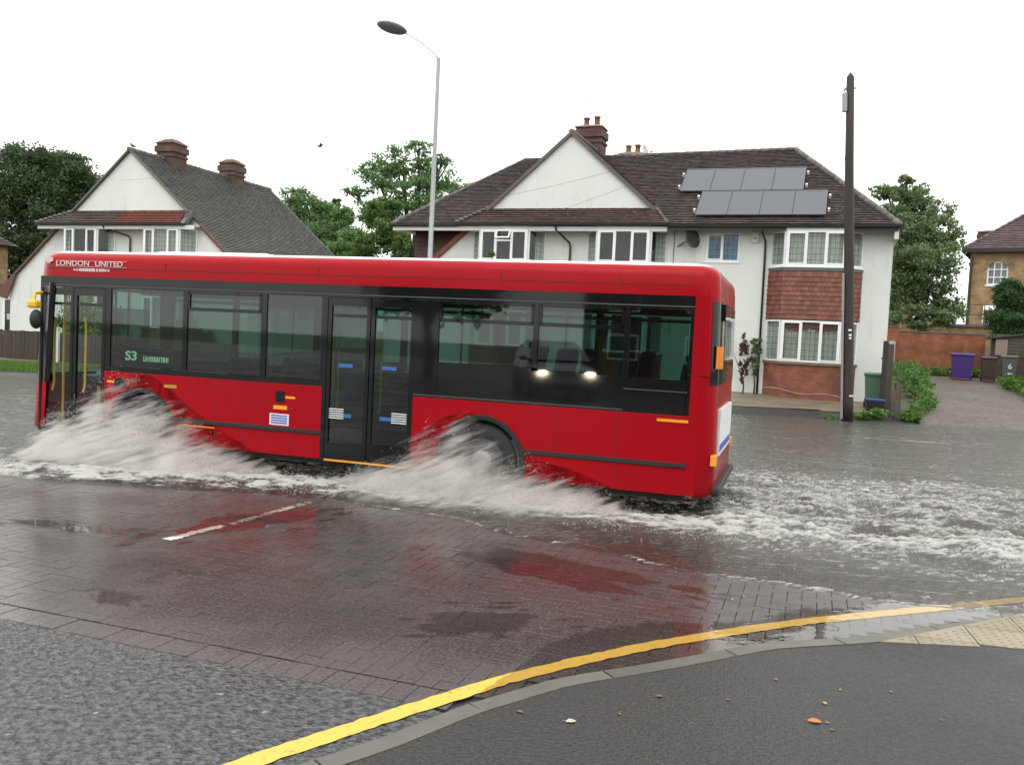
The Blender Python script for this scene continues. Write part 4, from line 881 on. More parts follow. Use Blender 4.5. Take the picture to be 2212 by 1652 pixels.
def chimney(parent, x, y, w_, d_, z0, z1, pots, flat=False):
    b = MB(); b.box(x-w_/2, x+w_/2, y-d_/2, y+d_/2, z0, z1)
    for k, (za, zb_) in enumerate(((z1-.62, z1-.52), (z1-.40, z1-.12))): b.box(x-w_/2-.05-.02*k, x+w_/2+.05+.02*k, y-d_/2-.05-.02*k, y+d_/2+.05+.02*k, za, zb_)
    st = b.build('chimney', M['brick_chim'], parent)
    h_ = .16 if not flat else .24
    c = MB(); c.loft([[(x+sx*(w_/2+.06-i), y+sy*(d_/2+.06-i), z) for sx, sy in ((-1, -1), (1, -1), (1, 1), (-1, 1))] for z, i in ((z1-.001, 0), (z1+.04, .02), (z1+h_, w_*.33))], cap=True); c.build('flaunching', M['cement'] if not flat else M['brick_chim'], st)
    for px, py, ph in pots:
        MB().lathe([(.125, 0), (.14, .03), (.115, .07), (.105, ph-.08), (.13, ph-.06), (.135, ph), (.10, ph), (.09, ph-.2)], c=(x+px, y+py, z1+h_*.6), n=14).build('chimney_pot', M['pot'], st, smooth=True)
    return st
def gutter(parent, x0, x1, y, z): return MB().prism([(x0, y-.10, z+.09), (x0, y-.09, z+.02), (x0, y-.05, z-.01), (x0, y, z+.0), (x0, y, z+.09)], (x1-x0, 0, 0)).build('gutter', M['black'], parent)
HO = (0, 32.8, 0)
# ---------------------------------------------------------------- house with the solar roof
hr = thing('semi_detached_house', 'white rendered semi-detached pair with front gable, brown hipped roof and solar panels', 'house', HO, YAW_H)
wl = wall_holes(-2.02, 12.9, 0, 5.98, 0, .25, [(6.93, 8.06, 4.86, 5.83)]).build('front_wall', M['render'], hr)
b = MB(); b.prism([(-2.02, 0, .0), (-2.02, 0, 5.86), (-3.21, 0, 4.87), (-5.6, 0, 2.9), (-5.6, 0, 0)], (0, .25, 0)); b.build('porch_wall', M['render'], hr)
b = MB(); b.prism([(-1.95, -.10, 5.93), (-2.10, -.10, 6.02), (-5.85, -.10, 2.92), (-5.70, -.10, 2.80)], (0, 1.0, 0)); b.build('porch_verge', M['tile_red'], hr)
tiles([(-2.08, .0, 5.97), (-5.8, .0, 2.92), (-5.8, 3.0, 2.92), (-2.08, 3.0, 5.97)], M['tile_brown'], hr)
b = MB(); b.box(-4.57, -4.3, .6, 8.2, 0, 5.98); b.box(-4.57, -2.0, .6, .85, 0, 5.98); b.box(12.65, 12.897, .25, 8.4, 0, 5.98); b.box(-4.5, 12.8, 8.2, 8.45, 0, 5.98); b.build('side_wall', M['render'], hr)
th_ = MB().box(-4.6, -2.1, .575, .60, 3.5, 5.9).build('hung_wall', M['tile_hung_dark'], hr)
hung(th_, Matrix.Translation((0, .565, 0)), -4.6, -2.05, 4.25, 5.95, M['tile_hung_dark'])
EZ = 5.98
MB().poly([(-5.05, -.62, EZ), (13.05, -.62, EZ), (9.5, 4.2, 9.49), (-1.4, 4.2, 9.33)]).add([(13.05, -.62, EZ), (13.05, 9.05, EZ), (9.5, 4.2, 9.49)], [(0, 1, 2)]).add([(-5.05, 9.05, EZ), (-5.05, -.62, EZ), (-1.4, 4.2, 9.33)], [(0, 1, 2)]).add([(13.05, 9.05, EZ), (-5.05, 9.05, EZ), (-1.4, 4.2, 9.33), (9.5, 4.2, 9.49)], [(0, 1, 2, 3)])
rb_ = MB(); rb_.add([(-5.05, -.62, EZ), (13.05, -.62, EZ), (13.05, 9.05, EZ), (-5.05, 9.05, EZ), (-1.4, 4.2, 9.33), (9.5, 4.2, 9.49)], [(0, 1, 5, 4), (1, 2, 5), (2, 3, 4, 5), (3, 0, 4)])
rr_ = rb_.build('roof', M['tile_brown'], hr)
tiles([(-5.05, -.62, EZ), (13.05, -.62, EZ), (9.5, 4.2, 9.49), (-1.4, 4.2, 9.33)], M['tile_brown'], rr_)
tiles([(13.05, -.62, EZ), (13.05, 9.05, EZ), (9.5, 4.2, 9.49)], M['tile_brown'], rr_)
tiles([(-5.05, 9.05, EZ), (-5.05, -.62, EZ), (-1.4, 4.2, 9.33)], M['tile_brown'], rr_)
gp_ = MB(); gp_.poly([(1.88, -.12, 9.44), (5.40, -.12, 6.36), (1.88, 4.2, 9.47)]).poly([(1.88, -.12, 9.44), (1.88, 4.2, 9.47), (-1.64, -.12, 6.36)]); gp_.build('gable_roof', M['tile_brown'], rr_)
tiles([(1.88, -.12, 9.44), (5.40, -.12, 6.36), (1.88, 4.2, 9.47)], M['tile_brown'], rr_); tiles([(1.88, -.12, 9.44), (1.88, 4.2, 9.47), (-1.64, -.12, 6.36)], M['tile_brown'], rr_)
MB().prism([(-1.42, -.03, 6.50), (5.18, -.03, 6.50), (1.88, -.03, 9.39)], (0, .10, 0)).build('gable', M['render'], hr)
vg = MB(); vg.prism([(1.88, -.14, 9.50), (1.88, -.14, 9.35), (-1.55, -.14, 6.34), (-1.70, -.14, 6.38)], (0, .12, 0)); vg.prism([(1.88, -.14, 9.35), (1.88, -.14, 9.50), (5.46, -.14, 6.38), (5.31, -.14, 6.34)], (0, .12, 0)); vg.build('verge', M['tile_brown'], rr_)
MB().poly([(-2.26, -.66, 6.07), (5.64, -.66, 6.07), (5.10, -.02, 6.66), (-1.26, -.02, 6.66)]).poly([(-2.26, -.66, 6.07), (-1.26, -.02, 6.66), (-1.9, .3, 6.3)]).build('pent_roof', M['tile_brown'], hr)
tiles([(-2.26, -.66, 6.07), (5.64, -.66, 6.07), (5.10, -.02, 6.66), (-1.26, -.02, 6.66)], pm('pent_tile', (.105, .064, .050), .5, col2=(.07, .05, .045), var=.9, vs=.8, island=.35), hr)
bh = MB()
for i in range(8):
    t_ = i/7; p = Vector((-2.26, -.66, 6.09)).lerp(Vector((-1.30, -.03, 6.68)), t_); bh.ell((p.x, p.y, p.z+.03), (.12, .12, .075), 8, 5)
bh.build('bonnet_tiles', M['tile_brown'], hr, smooth=True); bh = MB()
for i in range(9):
    t_ = i/8; p = Vector((5.64, -.66, 6.09)).lerp(Vector((5.12, -.03, 6.68)), t_); bh.ell((p.x, p.y, p.z+.02), (.09, .10, .06), 8, 5)
bh.build('bonnet_tiles', M['tile_brown'], hr, smooth=True)
ridge([(-1.4, 4.2, 9.36), (9.5, 4.2, 9.52)], M['tile_brown'], rr_); ridge([(9.5, 4.2, 9.52), (13.05, -.62, 6.03)], M['tile_brown'], rr_); ridge([(-1.4, 4.2, 9.36), (-5.05, -.62, 6.03)], M['tile_brown'], rr_); ridge([(1.88, -.14, 9.46), (1.88, 4.1, 9.50)], M['tile_brown'], rr_, r=.10)
gutter(hr, -5.1, -2.25, -.62, 5.95); gutter(hr, -2.3, 5.7, -.66, 5.99); gutter(hr, 5.7, 13.15, -.62, 5.95)
MB().box(13.05, 13.15, -.7, 9.1, 5.94, 6.04).build('gutter', M['black'], hr)
b = MB(); b.box(-5.0, 5.65, -.60, -.57, 5.80, 5.97); b.box(-5.0, 13.0, -.57, -.002, 5.95, 5.975); b.box(12.90, 13.03, -.57, 9.0, 5.6, 5.97); b.box(-5.0, -4.575, -.57, 9.0, 5.85, 5.97); b.build('fascia', M['soffit'], hr)
MB().box(5.66, 13.0, -.60, -.571, 5.84, 5.97).build('fascia', M['black'], hr)
chimney(rr_, 1.56, 3.7, 1.06, .85, 8.0, 10.45, [(-.22, 0, .36), (.22, 0, .40)])
chimney(rr_, 2.75, 6.2, 1.0, .75, 7.5, 9.88, [(-.2, 0, .34), (.2, 0, .36)])
bay(hr, -.38, open_top=1, zb=.15)
bay(hr, 4.13, zb=.15)
bay(hr, 10.57, curtain=M['net'], low_curtain=M['net'], pelmet=True, zb=.15)
wf = MB().box(6.88, 8.12, -.03, .02, 4.80, 4.855).build('window', M['white'], hr)
window(wf, Matrix.Identity(4), 6.93, 8.06, 4.86, 5.83, (0, .5, 1), curtain=M['blue_reflection'], dep=.05, fr=.05)  # curtain slot holds the painted blue reflection
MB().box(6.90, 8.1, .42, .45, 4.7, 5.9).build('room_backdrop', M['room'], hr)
def pipe(parent, pts, r=.038): 
    p_ = MB().path(pts, r, 8).build('drainpipe', M['black'], parent, smooth=True); return p_
pipe(hr, [(8.82, -.62, 5.93), (8.83, -.55, 5.80), (8.92, -.10, 5.55), (8.93, -.07, 5.4), (8.95, -.07, .3)])
pipe(hr, [(1.62, -.66, 5.97), (1.62, -.62, 5.86), (2.02, -.10, 5.42), (2.04, -.07, 5.25), (2.05, -.07, .3)])
b = MB(); b.box(8.47, 8.69, -.10, 0, 5.50, 5.86); ab = b.build('alarm_box', M['soffit'], hr, bevel=.02); MB().box(8.53, 8.63, -.105, -.10, 5.60, 5.68).build('alarm_label', M['grey_plastic'], ab)
MB().path([(5.82, -.015, 5.9), (5.82, -.015, 4.8), (5.82, -.015, 2.2)], .012, 6).build('cable', M['cames'], hr)
MB().path([(9.1+.3*i, -.63-.0, .62+.05*math.sin(i*1.1)-.02*i) for i in range(10)], .008, 6).build('cable', M['dish_light'], hr)
MB().box(12.82, 12.93, .05, .6, .3, 5.9).build('corner_render', M['render'], hr)
# ---------------------------------------------------------------- left house
hl = thing('gabled_house', 'white gabled house with long grey catslide roof and two brick chimneys', 'house', HO, YAW_H)
M['render2'] = pm('cream_render', (.72, .72, .69), .8, col2=(.60, .60, .56), var=.6, vs=.9, bump=.35, bs=45)
def gz(s): return 9.36-.84*abs(s+18.6)
MB().prism([(-25.7, 0, 0), (-18.6, 0, 0), (-18.6, 0, gz(-18.6)-.05), (-25.7, 0, gz(-25.7)-.05)], (0, .25, 0)).build('front_wall', M['render'], hl)
MB().prism([(-18.6, 0, 0), (-11.5, 0, 0), (-11.5, 0, gz(-11.5)-.05), (-18.6, 0, gz(-18.6)-.05)], (0, .25, 0)).build('front_wall', M['render2'], hl)
MB().prism([(-25.7, 10.0, 0), (-11.5, 10.0, 0), (-11.5, 10.0, gz(-11.5)-.05), (-18.6, 10.0, 9.3), (-25.7, 10.0, gz(-25.7)-.05)], (0, .2, 0)).box(-11.75, -11.5, .25, 10, 0, gz(-11.5)-.1).box(-25.7, -25.5, .25, 10, 0, gz(-25.7)-.1).build('side_wall', M['render'], hl)
A_, B_, C_, D_ = (-18.6, -.13, 9.38), (-11.0, -.13, gz(-11.0)), (-11.0, 10.3, gz(-11.0)), (-18.6, 10.3, 9.38)
E_, F_ = (-26.05, -.13, gz(-26.05)), (-26.05, 10.3, gz(-26.05))
rl = MB().poly([A_, B_, C_, D_]).poly([A_, D_, F_, E_]).build('roof', M['tile_grey'], hl)
tiles([A_, B_, C_, D_], M['tile_grey'], rl, tw=.17, ga=.122); tiles([E_, A_, D_, F_], M['tile_grey'], rl)
ridge([(-18.6, -.15, 9.40), (-18.6, 10.3, 9.40)], M['tile_grey'], rl, r=.10)
for s0_, s1_, m_, dz in ((-15.3, -18.6, M['tile_grey'], .09), (-10.95, -14.6, M['barge'], .13), (-21.9, -18.6, M['tile_grey'], .09), (-26.1, -22.4, M['barge'], .13)):
    MB().prism([(s0_, -.15, gz(s0_)+.07), (s1_, -.15, gz(s1_)+.07), (s1_, -.15, gz(s1_)+.07-dz), (s0_, -.15, gz(s0_)+.07-dz)], (0, .15, 0)).build('verge', m_, rl)
MB().prism([(-25.2, -.17, gz(-25.2)-.10), (-26.2, -.17, gz(-26.2)+.10), (-26.2, -.17, gz(-26.2)-.35), (-25.75, -.17, gz(-26.2)-.45)], (0, .06, 0)).build('bargeboard_foot', M['barge'], rl)
pt = MB().poly([(-23.35, -.66, 6.05), (-14.95, -.66, 6.05), (-15.3, -.02, 6.66), (-21.75, -.02, 6.66)]).poly([(-23.35, -.66, 6.05), (-21.75, -.02, 6.66), (-22.3, .4, 6.25)]).build('pent_roof', M['tile_grey'], hl)
tiles([(-23.35, -.66, 6.05), (-18.9, -.66, 6.05), (-18.75, -.02, 6.66), (-21.75, -.02, 6.66)], pm('pent_tile_brown', (.10, .066, .055), .5, col2=(.07, .055, .045), var=.9, vs=.8, island=.35), pt)
tiles([(-18.9, -.66, 6.05), (-15.2, -.66, 6.05), (-15.4, -.02, 6.66), (-18.75, -.02, 6.66)], M['tile_red'], pt)
MB().prism([(-15.24, -.70, 5.98), (-14.90, -.66, 5.98), (-15.05, -.02, 6.70), (-15.40, -.05, 6.70)], (0, .2, -.04)).build('pent_end', M['black'], pt)
bh = MB()
for i in range(9):
    t_ = i/8; p = Vector((-23.35, -.66, 6.07)).lerp(Vector((-21.8, -.03, 6.68)), t_); bh.ell((p.x, p.y, p.z+.03), (.12, .11, .07), 8, 5)
bh.build('bonnet_tiles', M['tile_grey'], hl, smooth=True)
gutter(hl, -23.4, -15.0, -.66, 5.96)
b = MB(); b.box(-23.35, -14.5, -.62, -.58, 5.80, 5.97); b.box(-23.3, -14.6, -.58, -.002, 5.94, 5.96); b.build('fascia', M['soffit'], hl)
chimney(rl, -18.6, 2.55, .95, .95, 7.9, 10.15, [], flat=True); chimney(rl, -18.6, 6.95, .9, .9, 7.9, 10.12, [], flat=True)
LT = (0, .27, .70, 1)
bay(hl, -20.80, lights=LT, open_top=None, zb=.3); bay(hl, -16.25, lights=LT, curtain=M['net'], low_curtain=M['net'], zb=.3)
pipe(hl, [(-19.44, -.66, 5.95), (-19.44, -.62, 5.85), (-18.5, -.10, 5.55), (-18.45, -.07, 5.4), (-18.45, -.07, .3)])
# ---- flat-roofed annexe of the left house
an = thing('annexe', 'white flat-roofed side annexe with glazed door beside the gabled house', 'annexe', HO, YAW_H)
wall_holes(-31, -25.72, 0, 3.02, .30, .5, [(-26.55, -25.86, .6, 2.62)]).box(-31, -25.72, .5, 5, 0, 3.0).build('wall', M['render'], an)
MB().box(-31.1, -25.72, .12, 5.1, 3.022, 3.24).build('roof_edge', M['black'], an)
MB().box(-31.0, -25.72, .24, .297, 2.82, 3.02).build('fascia', M['soffit'], an)
dr = MB(); dr.box(-26.55, -25.86, .30, .36, .6, 1.0); dr.box(-26.55, -26.42, .30, .36, 1.0, 2.62); dr.box(-25.99, -25.86, .30, .36, 1.0, 2.62); dr.box(-26.42, -25.99, .30, .36, 2.50, 2.62); dr = dr.build('door', M['white'], an)
MB().box(-26.42, -25.99, .33, .34, 1.0, 2.50).build('door_glass', pm('dark_door_glass', (.02, .022, .024), .06), dr); MB().box(-26.30, -26.1, .325, .329, 1.55, 1.82).build('door_notice', M['dish_light'], dr); MB().box(-26.33, -26.08, .285, .30, .90, .96).build('letter_plate', M['barge'], dr)
MB().box(-27.2, -26.75, .27, .298, 1.35, 2.35).build('wall_sign', M['black'], an)
# ================================================================= things on the houses
HM = Matrix.Translation(HO) @ Matrix.Rotation(YAW_H, 4, 'Z')
sl = math.atan2(9.49-EZ, 4.82); nsl = Vector((0, -math.sin(sl), math.cos(sl)))
def solar(s, zb_, w_, h_, lab, grp, ends):
    y = (zb_-EZ)/math.tan(sl)-.62; o = thing('solar_panel', lab, 'solar panel', group=grp)
    o.matrix_world = HM @ Matrix.Translation(Vector((s, y, zb_))+nsl*.14) @ Matrix.Rotation(sl, 4, 'X')
    f = MB(); f.box(0, w_, 0, .03, -.02, .02); f.box(0, w_, h_-.03, h_, -.02, .02); f.box(0, .03, .03, h_-.03, -.02, .02); f.box(w_-.03, w_, .03, h_-.03, -.02, .02); f.build('frame', M['pv_frame'], o)
    MB().box(.03, w_-.03, .03, h_-.03, -.012, .012).build('cell_sheet', M['pv'], o)
    g = MB(); g.box(.1, w_-.1, h_*.22, h_*.22+.04, -.11, -.02); g.box(.1, w_-.1, h_*.78, h_*.78+.04, -.11, -.02); g.build('mounting_rail', M['galv'], o)
    for q in (.22, .78):
        if ends < 0: MB().box(-.12, -.05, h_*q-.02, h_*q+.06, -.10, .02).build('rail_end', M['white'], o)
        if ends > 0: MB().box(w_+.05, w_+.12, h_*q-.02, h_*q+.06, -.10, .02).build('rail_end', M['white'], o)
for i in range(4):
    solar(5.70+i*1.075, 7.38, 1.055, 1.80, 'dark grey solar panel in the upper row of four on the brown tiled roof', 'solar panels in the upper row', -1 if i == 0 else (1 if i == 3 else 0))
    solar(6.53+i*1.07, 6.30, 1.05, 1.79, 'dark grey solar panel in the lower row of four above the gutter', 'solar panels in the lower row', -1 if i == 0 else (1 if i == 3 else 0))
def sat_dish(name_loc, lab, m, r, aim, arm):
    o = thing('satellite_dish', lab, 'satellite dish', name_loc)
    d = MB(); d.lathe([(r*k/5, .22*r*(k/5)**2) for k in range(6)], n=20); d.lathe([(r, .22*r), (r*.99, .22*r+.012), (r*.6, .22*r*.36+.012), (.001, .012)], n=20)
    Mx = Vector(aim).to_track_quat('Z', 'Y').to_matrix().to_4x4(); d.xf(Matrix.Translation(arm) @ Mx); d.build('dish', m, o, smooth=True)
    A = Vector(arm); MB().path([(0, 0, 0), tuple(A*.6), tuple(A)], .022, 6).build('mount_arm', M['dish'], o)
    f = A+Vector(aim).normalized()*r*1.1+Vector((0, 0, -r*.35)); b = MB(); b.path([tuple(A-Vector((0, 0, r*.8))), tuple(f)], .012, 6); b.ell(tuple(f), (.05, .05, .04), 8, 5); b.build('receiver', M['dish'], o)
def hw(s, y, z): return tuple(HM @ Vector((s, y, z)))
sat_dish(hw(5.95, -.02, 5.35), 'dark satellite dish on a wall arm beside the window with bluish panes', M['dish'], .36, (.55, -.80, .25), (.36, -.42, .25))
sat_dish(hw(3.45, 4.7, 9.3), 'pale satellite dish on the ridge beside the smaller chimney', M['dish_light'], .30, (.8, -.45, .25), (.1, -.02, .42))
# ================================================================= STREET FURNITURE
lp = thing('street_lamp', 'tall grey steel street lamp with oval lantern on a raised arm', 'street lamp', (-2.82, 28, float(G(-2.82, 28))))
z0 = float(G(-2.82, 28))
MB().path([(0, 0, -.1), (0, 0, 1.4), (0, 0, 1.42), (0, 0, 10.6-z0)], [.13, .13, .085, .062], 14).build('column', M['galv'], lp, smooth=True)
MB().path([(0, 0, 10.45-z0), (-.08, 0, 10.68-z0), (-.55, -.05, 11.02-z0), (-1.1, -.1, 11.30-z0)], [.03, .022, .018, .02], 8).build('arm', M['dish_light'], lp, smooth=True)
b = MB(); b.ell((0, 0, 0), (.50, .24, .09), 18, 8); b.xf(Matrix.Translation((-1.50, -.12, 11.42-z0)) @ Matrix.Rotation(R(12), 4, 'Y') @ Matrix.Rotation(R(-28), 4, 'X')); b.build('lantern', M['lantern'], lp, smooth=True)
tp = thing('telegraph_pole', 'dark creosoted wooden telegraph pole with grey junction box near its top', 'telegraph pole', (9.33, 24, .10))
tp.rotation_euler = (0, -math.atan2(.56, 9.4), 0)
PH = 9.42
MB().path([(0, 0, -.1), (0, 0, .5), (.008, 0, 4), (-.008, 0, 7), (0, 0, PH-.12), (0, 0, PH)], [.16, .155, .135, .115, .10, .02], 12).build('pole', M['wood_dark'], tp, smooth=True)
b = MB(); b.box(-.20, -.11, -.09, .07, PH-1.05, PH-.55); jb = b.build('junction_box', M['grey_plastic'], tp, bevel=.01)
MB().path([(-.14, 0, PH-.55), (-.16, 0, PH-.45), (-.10, 0, PH-.38), (-.02, -.08, PH-.36)], .012, 6).build('cable_loop', M['black'], jb)
MB().box(-.13, .16, -.02, .02, PH-.44, PH-.40).build('wire_bracket', M['galv'], tp)
MB().path([(-.18, -.06, 0), (-.175, -.06, 2.0), (-.165, -.06, 4.0)], .035, 8).build('cable_conduit', M['galv'], tp)
MB().box(-.05, .04, -.155, -.14, 2.42, 2.47).box(-.03, .035, -.155, -.14, 2.28, 2.34).box(-.03, .035, -.155, -.14, 2.20, 2.25).build('number_plate', M['print_white'], tp)
MB().box(-.01, .09, -.17, -.15, .62, .66).build('pole_tag', M['print_white'], tp)
# overhead wires from the pole to the houses
def wire(p0, p1, lab, sag=.35):
    pts = [tuple(Vector(p0).lerp(Vector(p1), i/20)-Vector((0, 0, sag*4*(i/20)*(1-i/20)))) for i in range(21)]
    tag(MB().path(pts, .0055, 5).build('telephone_wire', M['lead']), lab, 'wire', 'telephone wires from the pole')
top = (8.80, 23.95, 9.1)
wire(top, hw(-.9, -.65, 7.0), 'telephone wire from the wooden pole across the white gable'); wire(top, hw(-19.0, -.2, 8.0), 'telephone wire from the wooden pole to the grey-roofed house')
wire(top, hw(1.0, -.66, 6.3), 'lowest telephone wire from the wooden pole to the gable foot', .2); wire((8.8, 23.95, 8.9), hw(11.2, -.62, 5.9), 'slack telephone wire from the wooden pole to the bay gutter', .1)
# ================================================================= LANE: fence, bins, brick wall, shed
def wheelie(loc, rz, m, lab, w_=.58, h_=1.05, d_=.66, grp=None, lidm=None):
    o = thing('wheelie_bin', lab, 'bin', loc, rz, grp)
    b = MB(); b.loft([[(sx*w_/2*k, sy*d_/2*k-(.04 if sy < 0 and k < .9 else 0)*0, z) for sx, sy in ((-1, -1), (1, -1), (1, 1), (-1, 1))] for z, k in ((.06, .78), (h_*.9, .98), (h_*.9, 1.05), (h_*.94, 1.05))]); b.f.append((0, 1, 2, 3)[::-1]); b.build('body', m, o, bevel=.012)
    l = MB(); l.loft([[(sx*w_/2*k, sy*d_/2*k-.02, z) for sx, sy in ((-1, -1), (1, -1), (1, 1), (-1, 1))] for z, k in ((h_*.945, 1.08), (h_*.965, 1.08), (h_*1.0, .9))], cap=True); l.build('lid', lidm or m, o, bevel=.012)
    for sx in (-1, 1): MB().lathe([(.03, -.02), (.10, -.02), (.10, .03), (.03, .03)], c=(sx*w_*.44, d_*.36, .10), axis='x', n=14).build('wheel', M['tyre'], o)
    MB().path([(-w_*.42, d_*.58, h_*.93), (w_*.42, d_*.58, h_*.93)], .018, 6).build('handle', m, o)
    return o
gb = wheelie((11.25, 26.9, float(G(11.25, 26.9))), R(-20), M['bin_green'], 'green wheelie bin between the brick bay and the dark fence', .62, 1.10, .70)
bx_ = thing('recycling_box', 'black recycling box with blue lid in front of the green bin', 'box', (10.62, 25.35, float(G(10.6, 25.35))), R(-12))
b = MB(); b.loft([[(sx*.24*k, sy*.18*k, z) for sx, sy in ((-1, -1), (1, -1), (1, 1), (-1, 1))] for z, k in ((0, .85), (.36, 1), (.36, 1.06), (.40, 1.06))]); b.build('tub', M['black'], bx_, bevel=.01); MB().box(-.27, .27, -.21, .21, .40, .455).build('lid', M['blue_box'], bx_, bevel=.012)
wheelie((20.55, 39.8, float(G(20.5, 39.8))), R(-25), M['purple'], 'purple wheelie bin against the red brick wall in the lane', .95, 1.2, .8)
wheelie((21.55, 39.4, float(G(21.5, 39.4))), R(-25), M['bin_brown'], 'dark brown wheelie bin next to the purple bin', .62, 1.12, .7, lidm=M['purple'])
wb = wheelie((22.35, 39.2, float(G(22.3, 39.2))), R(-25), M['bin_grey'], 'grey wheelie bin with white house number in the lane', .64, 1.22, .7)
text_mesh('house_number', '6', .34, M['print_white'], wb, Matrix.Translation((.02, -.352, .72)) @ Matrix.Rotation(R(90), 4, 'X'), bold=.008)
MB().box(-.08, .12, -.36, -.345, .36, .44).build('bin_sticker', M['print_white'], wb)
# tall dark board fence beside the house
fn = thing('board_fence', 'tall dark-stained board fence panel between house and lane', 'fence')
p0, p1 = Vector((10.92, 25.6, 0)), Vector((12.05, 27.6, 0)); nb = 12
for i in range(nb):
    a = p0.lerp(p1, i/nb); c = p0.lerp(p1, (i+.93)/nb); zg = float(G(a.x, a.y)); d_ = (c-a).normalized(); n_ = Vector((d_.y, -d_.x, 0))*.018
    h_ = 2.0+(.06 if i in (0, 4) else random.uniform(-.03, .02)) - (.08 if i in (2, 3) else 0)
    MB().prism([tuple(a+n_), tuple(c+n_), tuple(c-n_), tuple(a-n_)], (0, 0, h_)).build('board', M['wood_dark'], fn).location = (0, 0, zg)
MB().prism([(10.85, 25.52, 0), (10.97, 25.48, 0), (11.0, 25.6, 0), (10.88, 25.64, 0)], (0, 0, 2.15)).build('post', M['wood_dark'], fn).location = (0, 0, float(G(10.9, 25.5)))
for i, z in enumerate((.5, 1.6)): MB().path([tuple(p0+Vector((-.05, .03, z+.2))), tuple(p1+Vector((-.05, .03, z+.3)))], .035, 4).build('rail', M['wood_dark'], fn)
for i, (x, y, h_) in enumerate(((11.05, 25.15, .75), (11.28, 25.45, .95), (11.55, 25.9, .85), (11.0, 24.75, .5))):
    b = MB().box(-.06, .06, -.05, .05, -.1, h_); b.xf(Matrix.Rotation(random.uniform(-.06, .06), 4, 'Y')); o = b.build('timber_post', M['wood_old'], bevel=.01); o.location = (x, y, float(G(x, y))); o.rotation_euler = (0, 0, random.uniform(-.3, .3))
    tag(o, 'short weathered grey timber post in weeds beside the dark fence', 'post', 'old timber posts by the fence')
# brick wall closing the lane
bwd = thing('brick_wall', 'orange-red brick garden wall closing the end of the lane', 'wall', (18.2, 43.4, 0), R(-7))
bz = .98
MB().box(.9, 5.0, 0, .24, bz-.4, bz+2.12).build('wall', M['brick_wall'], bwd)
b = MB().box(-.25, .9, -.05, .27, bz-.4, bz+2.32).build('pier', M['brick_wall'], bwd)
MB().box(.88, 5.02, -.03, .27, bz+2.122, bz+2.17).box(-.28, .92, -.08, .30, bz+2.322, bz+2.37).build('coping', M['lead'], bwd)
gt = MB(); gt.box(-.05, .75, -.10, -.055, bz, bz+1.62); gt = gt.build('gate', M['dish_light'], bwd)
gs = MB()
for k in range(9): gs.box(-.02, .72, -.115, -.10, bz+.1+k*.165, bz+.13+k*.165)
gs.build('gate_slats', M['grey_plastic'], gt)
# timber shed and low brick wall on the right of the lane
sh = thing('garden_shed', 'low weathered timber shed with sloping felt roof behind the bins', 'shed', (22.95, 41.5, float(G(22.9, 41.5))), R(-25))
MB().box(0, 5, 0, 3.0, -.3, 1.1).build('base_wall', pm('brown_block', (.085, .06, .045), .85, col2=(.05, .04, .03), var=.9, vs=2), sh)
for k in range(7): MB().prism([(.0, -.012, 1.1+k*.15), (.0, -.034, 1.10+k*.15), (0, -.015, 1.25+k*.15), (0, .0, 1.25+k*.15)], (4.2, 0, 0)).build('cladding_board', M['wood_old'], sh)
MB().prism([(0, 0, 1.1), (5, 0, 1.1), (5, 0, 2.7), (0, 0, 1.95)], (0, 3, 0)).build('gable_wall', M['wood_old'], sh)
MB().prism([(-.25, -.15, 1.92), (5.1, -.15, 2.75), (5.1, -.15, 2.83), (-.25, -.15, 2.00)], (0, 3.3, 0)).build('felt_roof', M['dish'], sh)
MB().box(.0, .5, -.06, -.036, 1.15, 1.9).build('side_panel', pm('pinkish_panel', (.30, .22, .20), .8), sh)
wr = thing('rendered_building', 'cream rendered building corner at the edge of the lane', 'building', (19.75, 33.0, 0), R(-31))
MB().box(0, 7, 0, 6, .4, 5.05).build('wall', pm('cream_paint', (.66, .62, .53), .7, col2=(.5, .46, .38), var=.7, vs=1.2), wr); MB().prism([(-.15, -.15, 5.052), (7.15, -.15, 5.052), (7.15, 6.15, 5.052), (-.15, 6.15, 5.052)], (0, 0, .12)).build('roof_edge', M['lead'], wr)
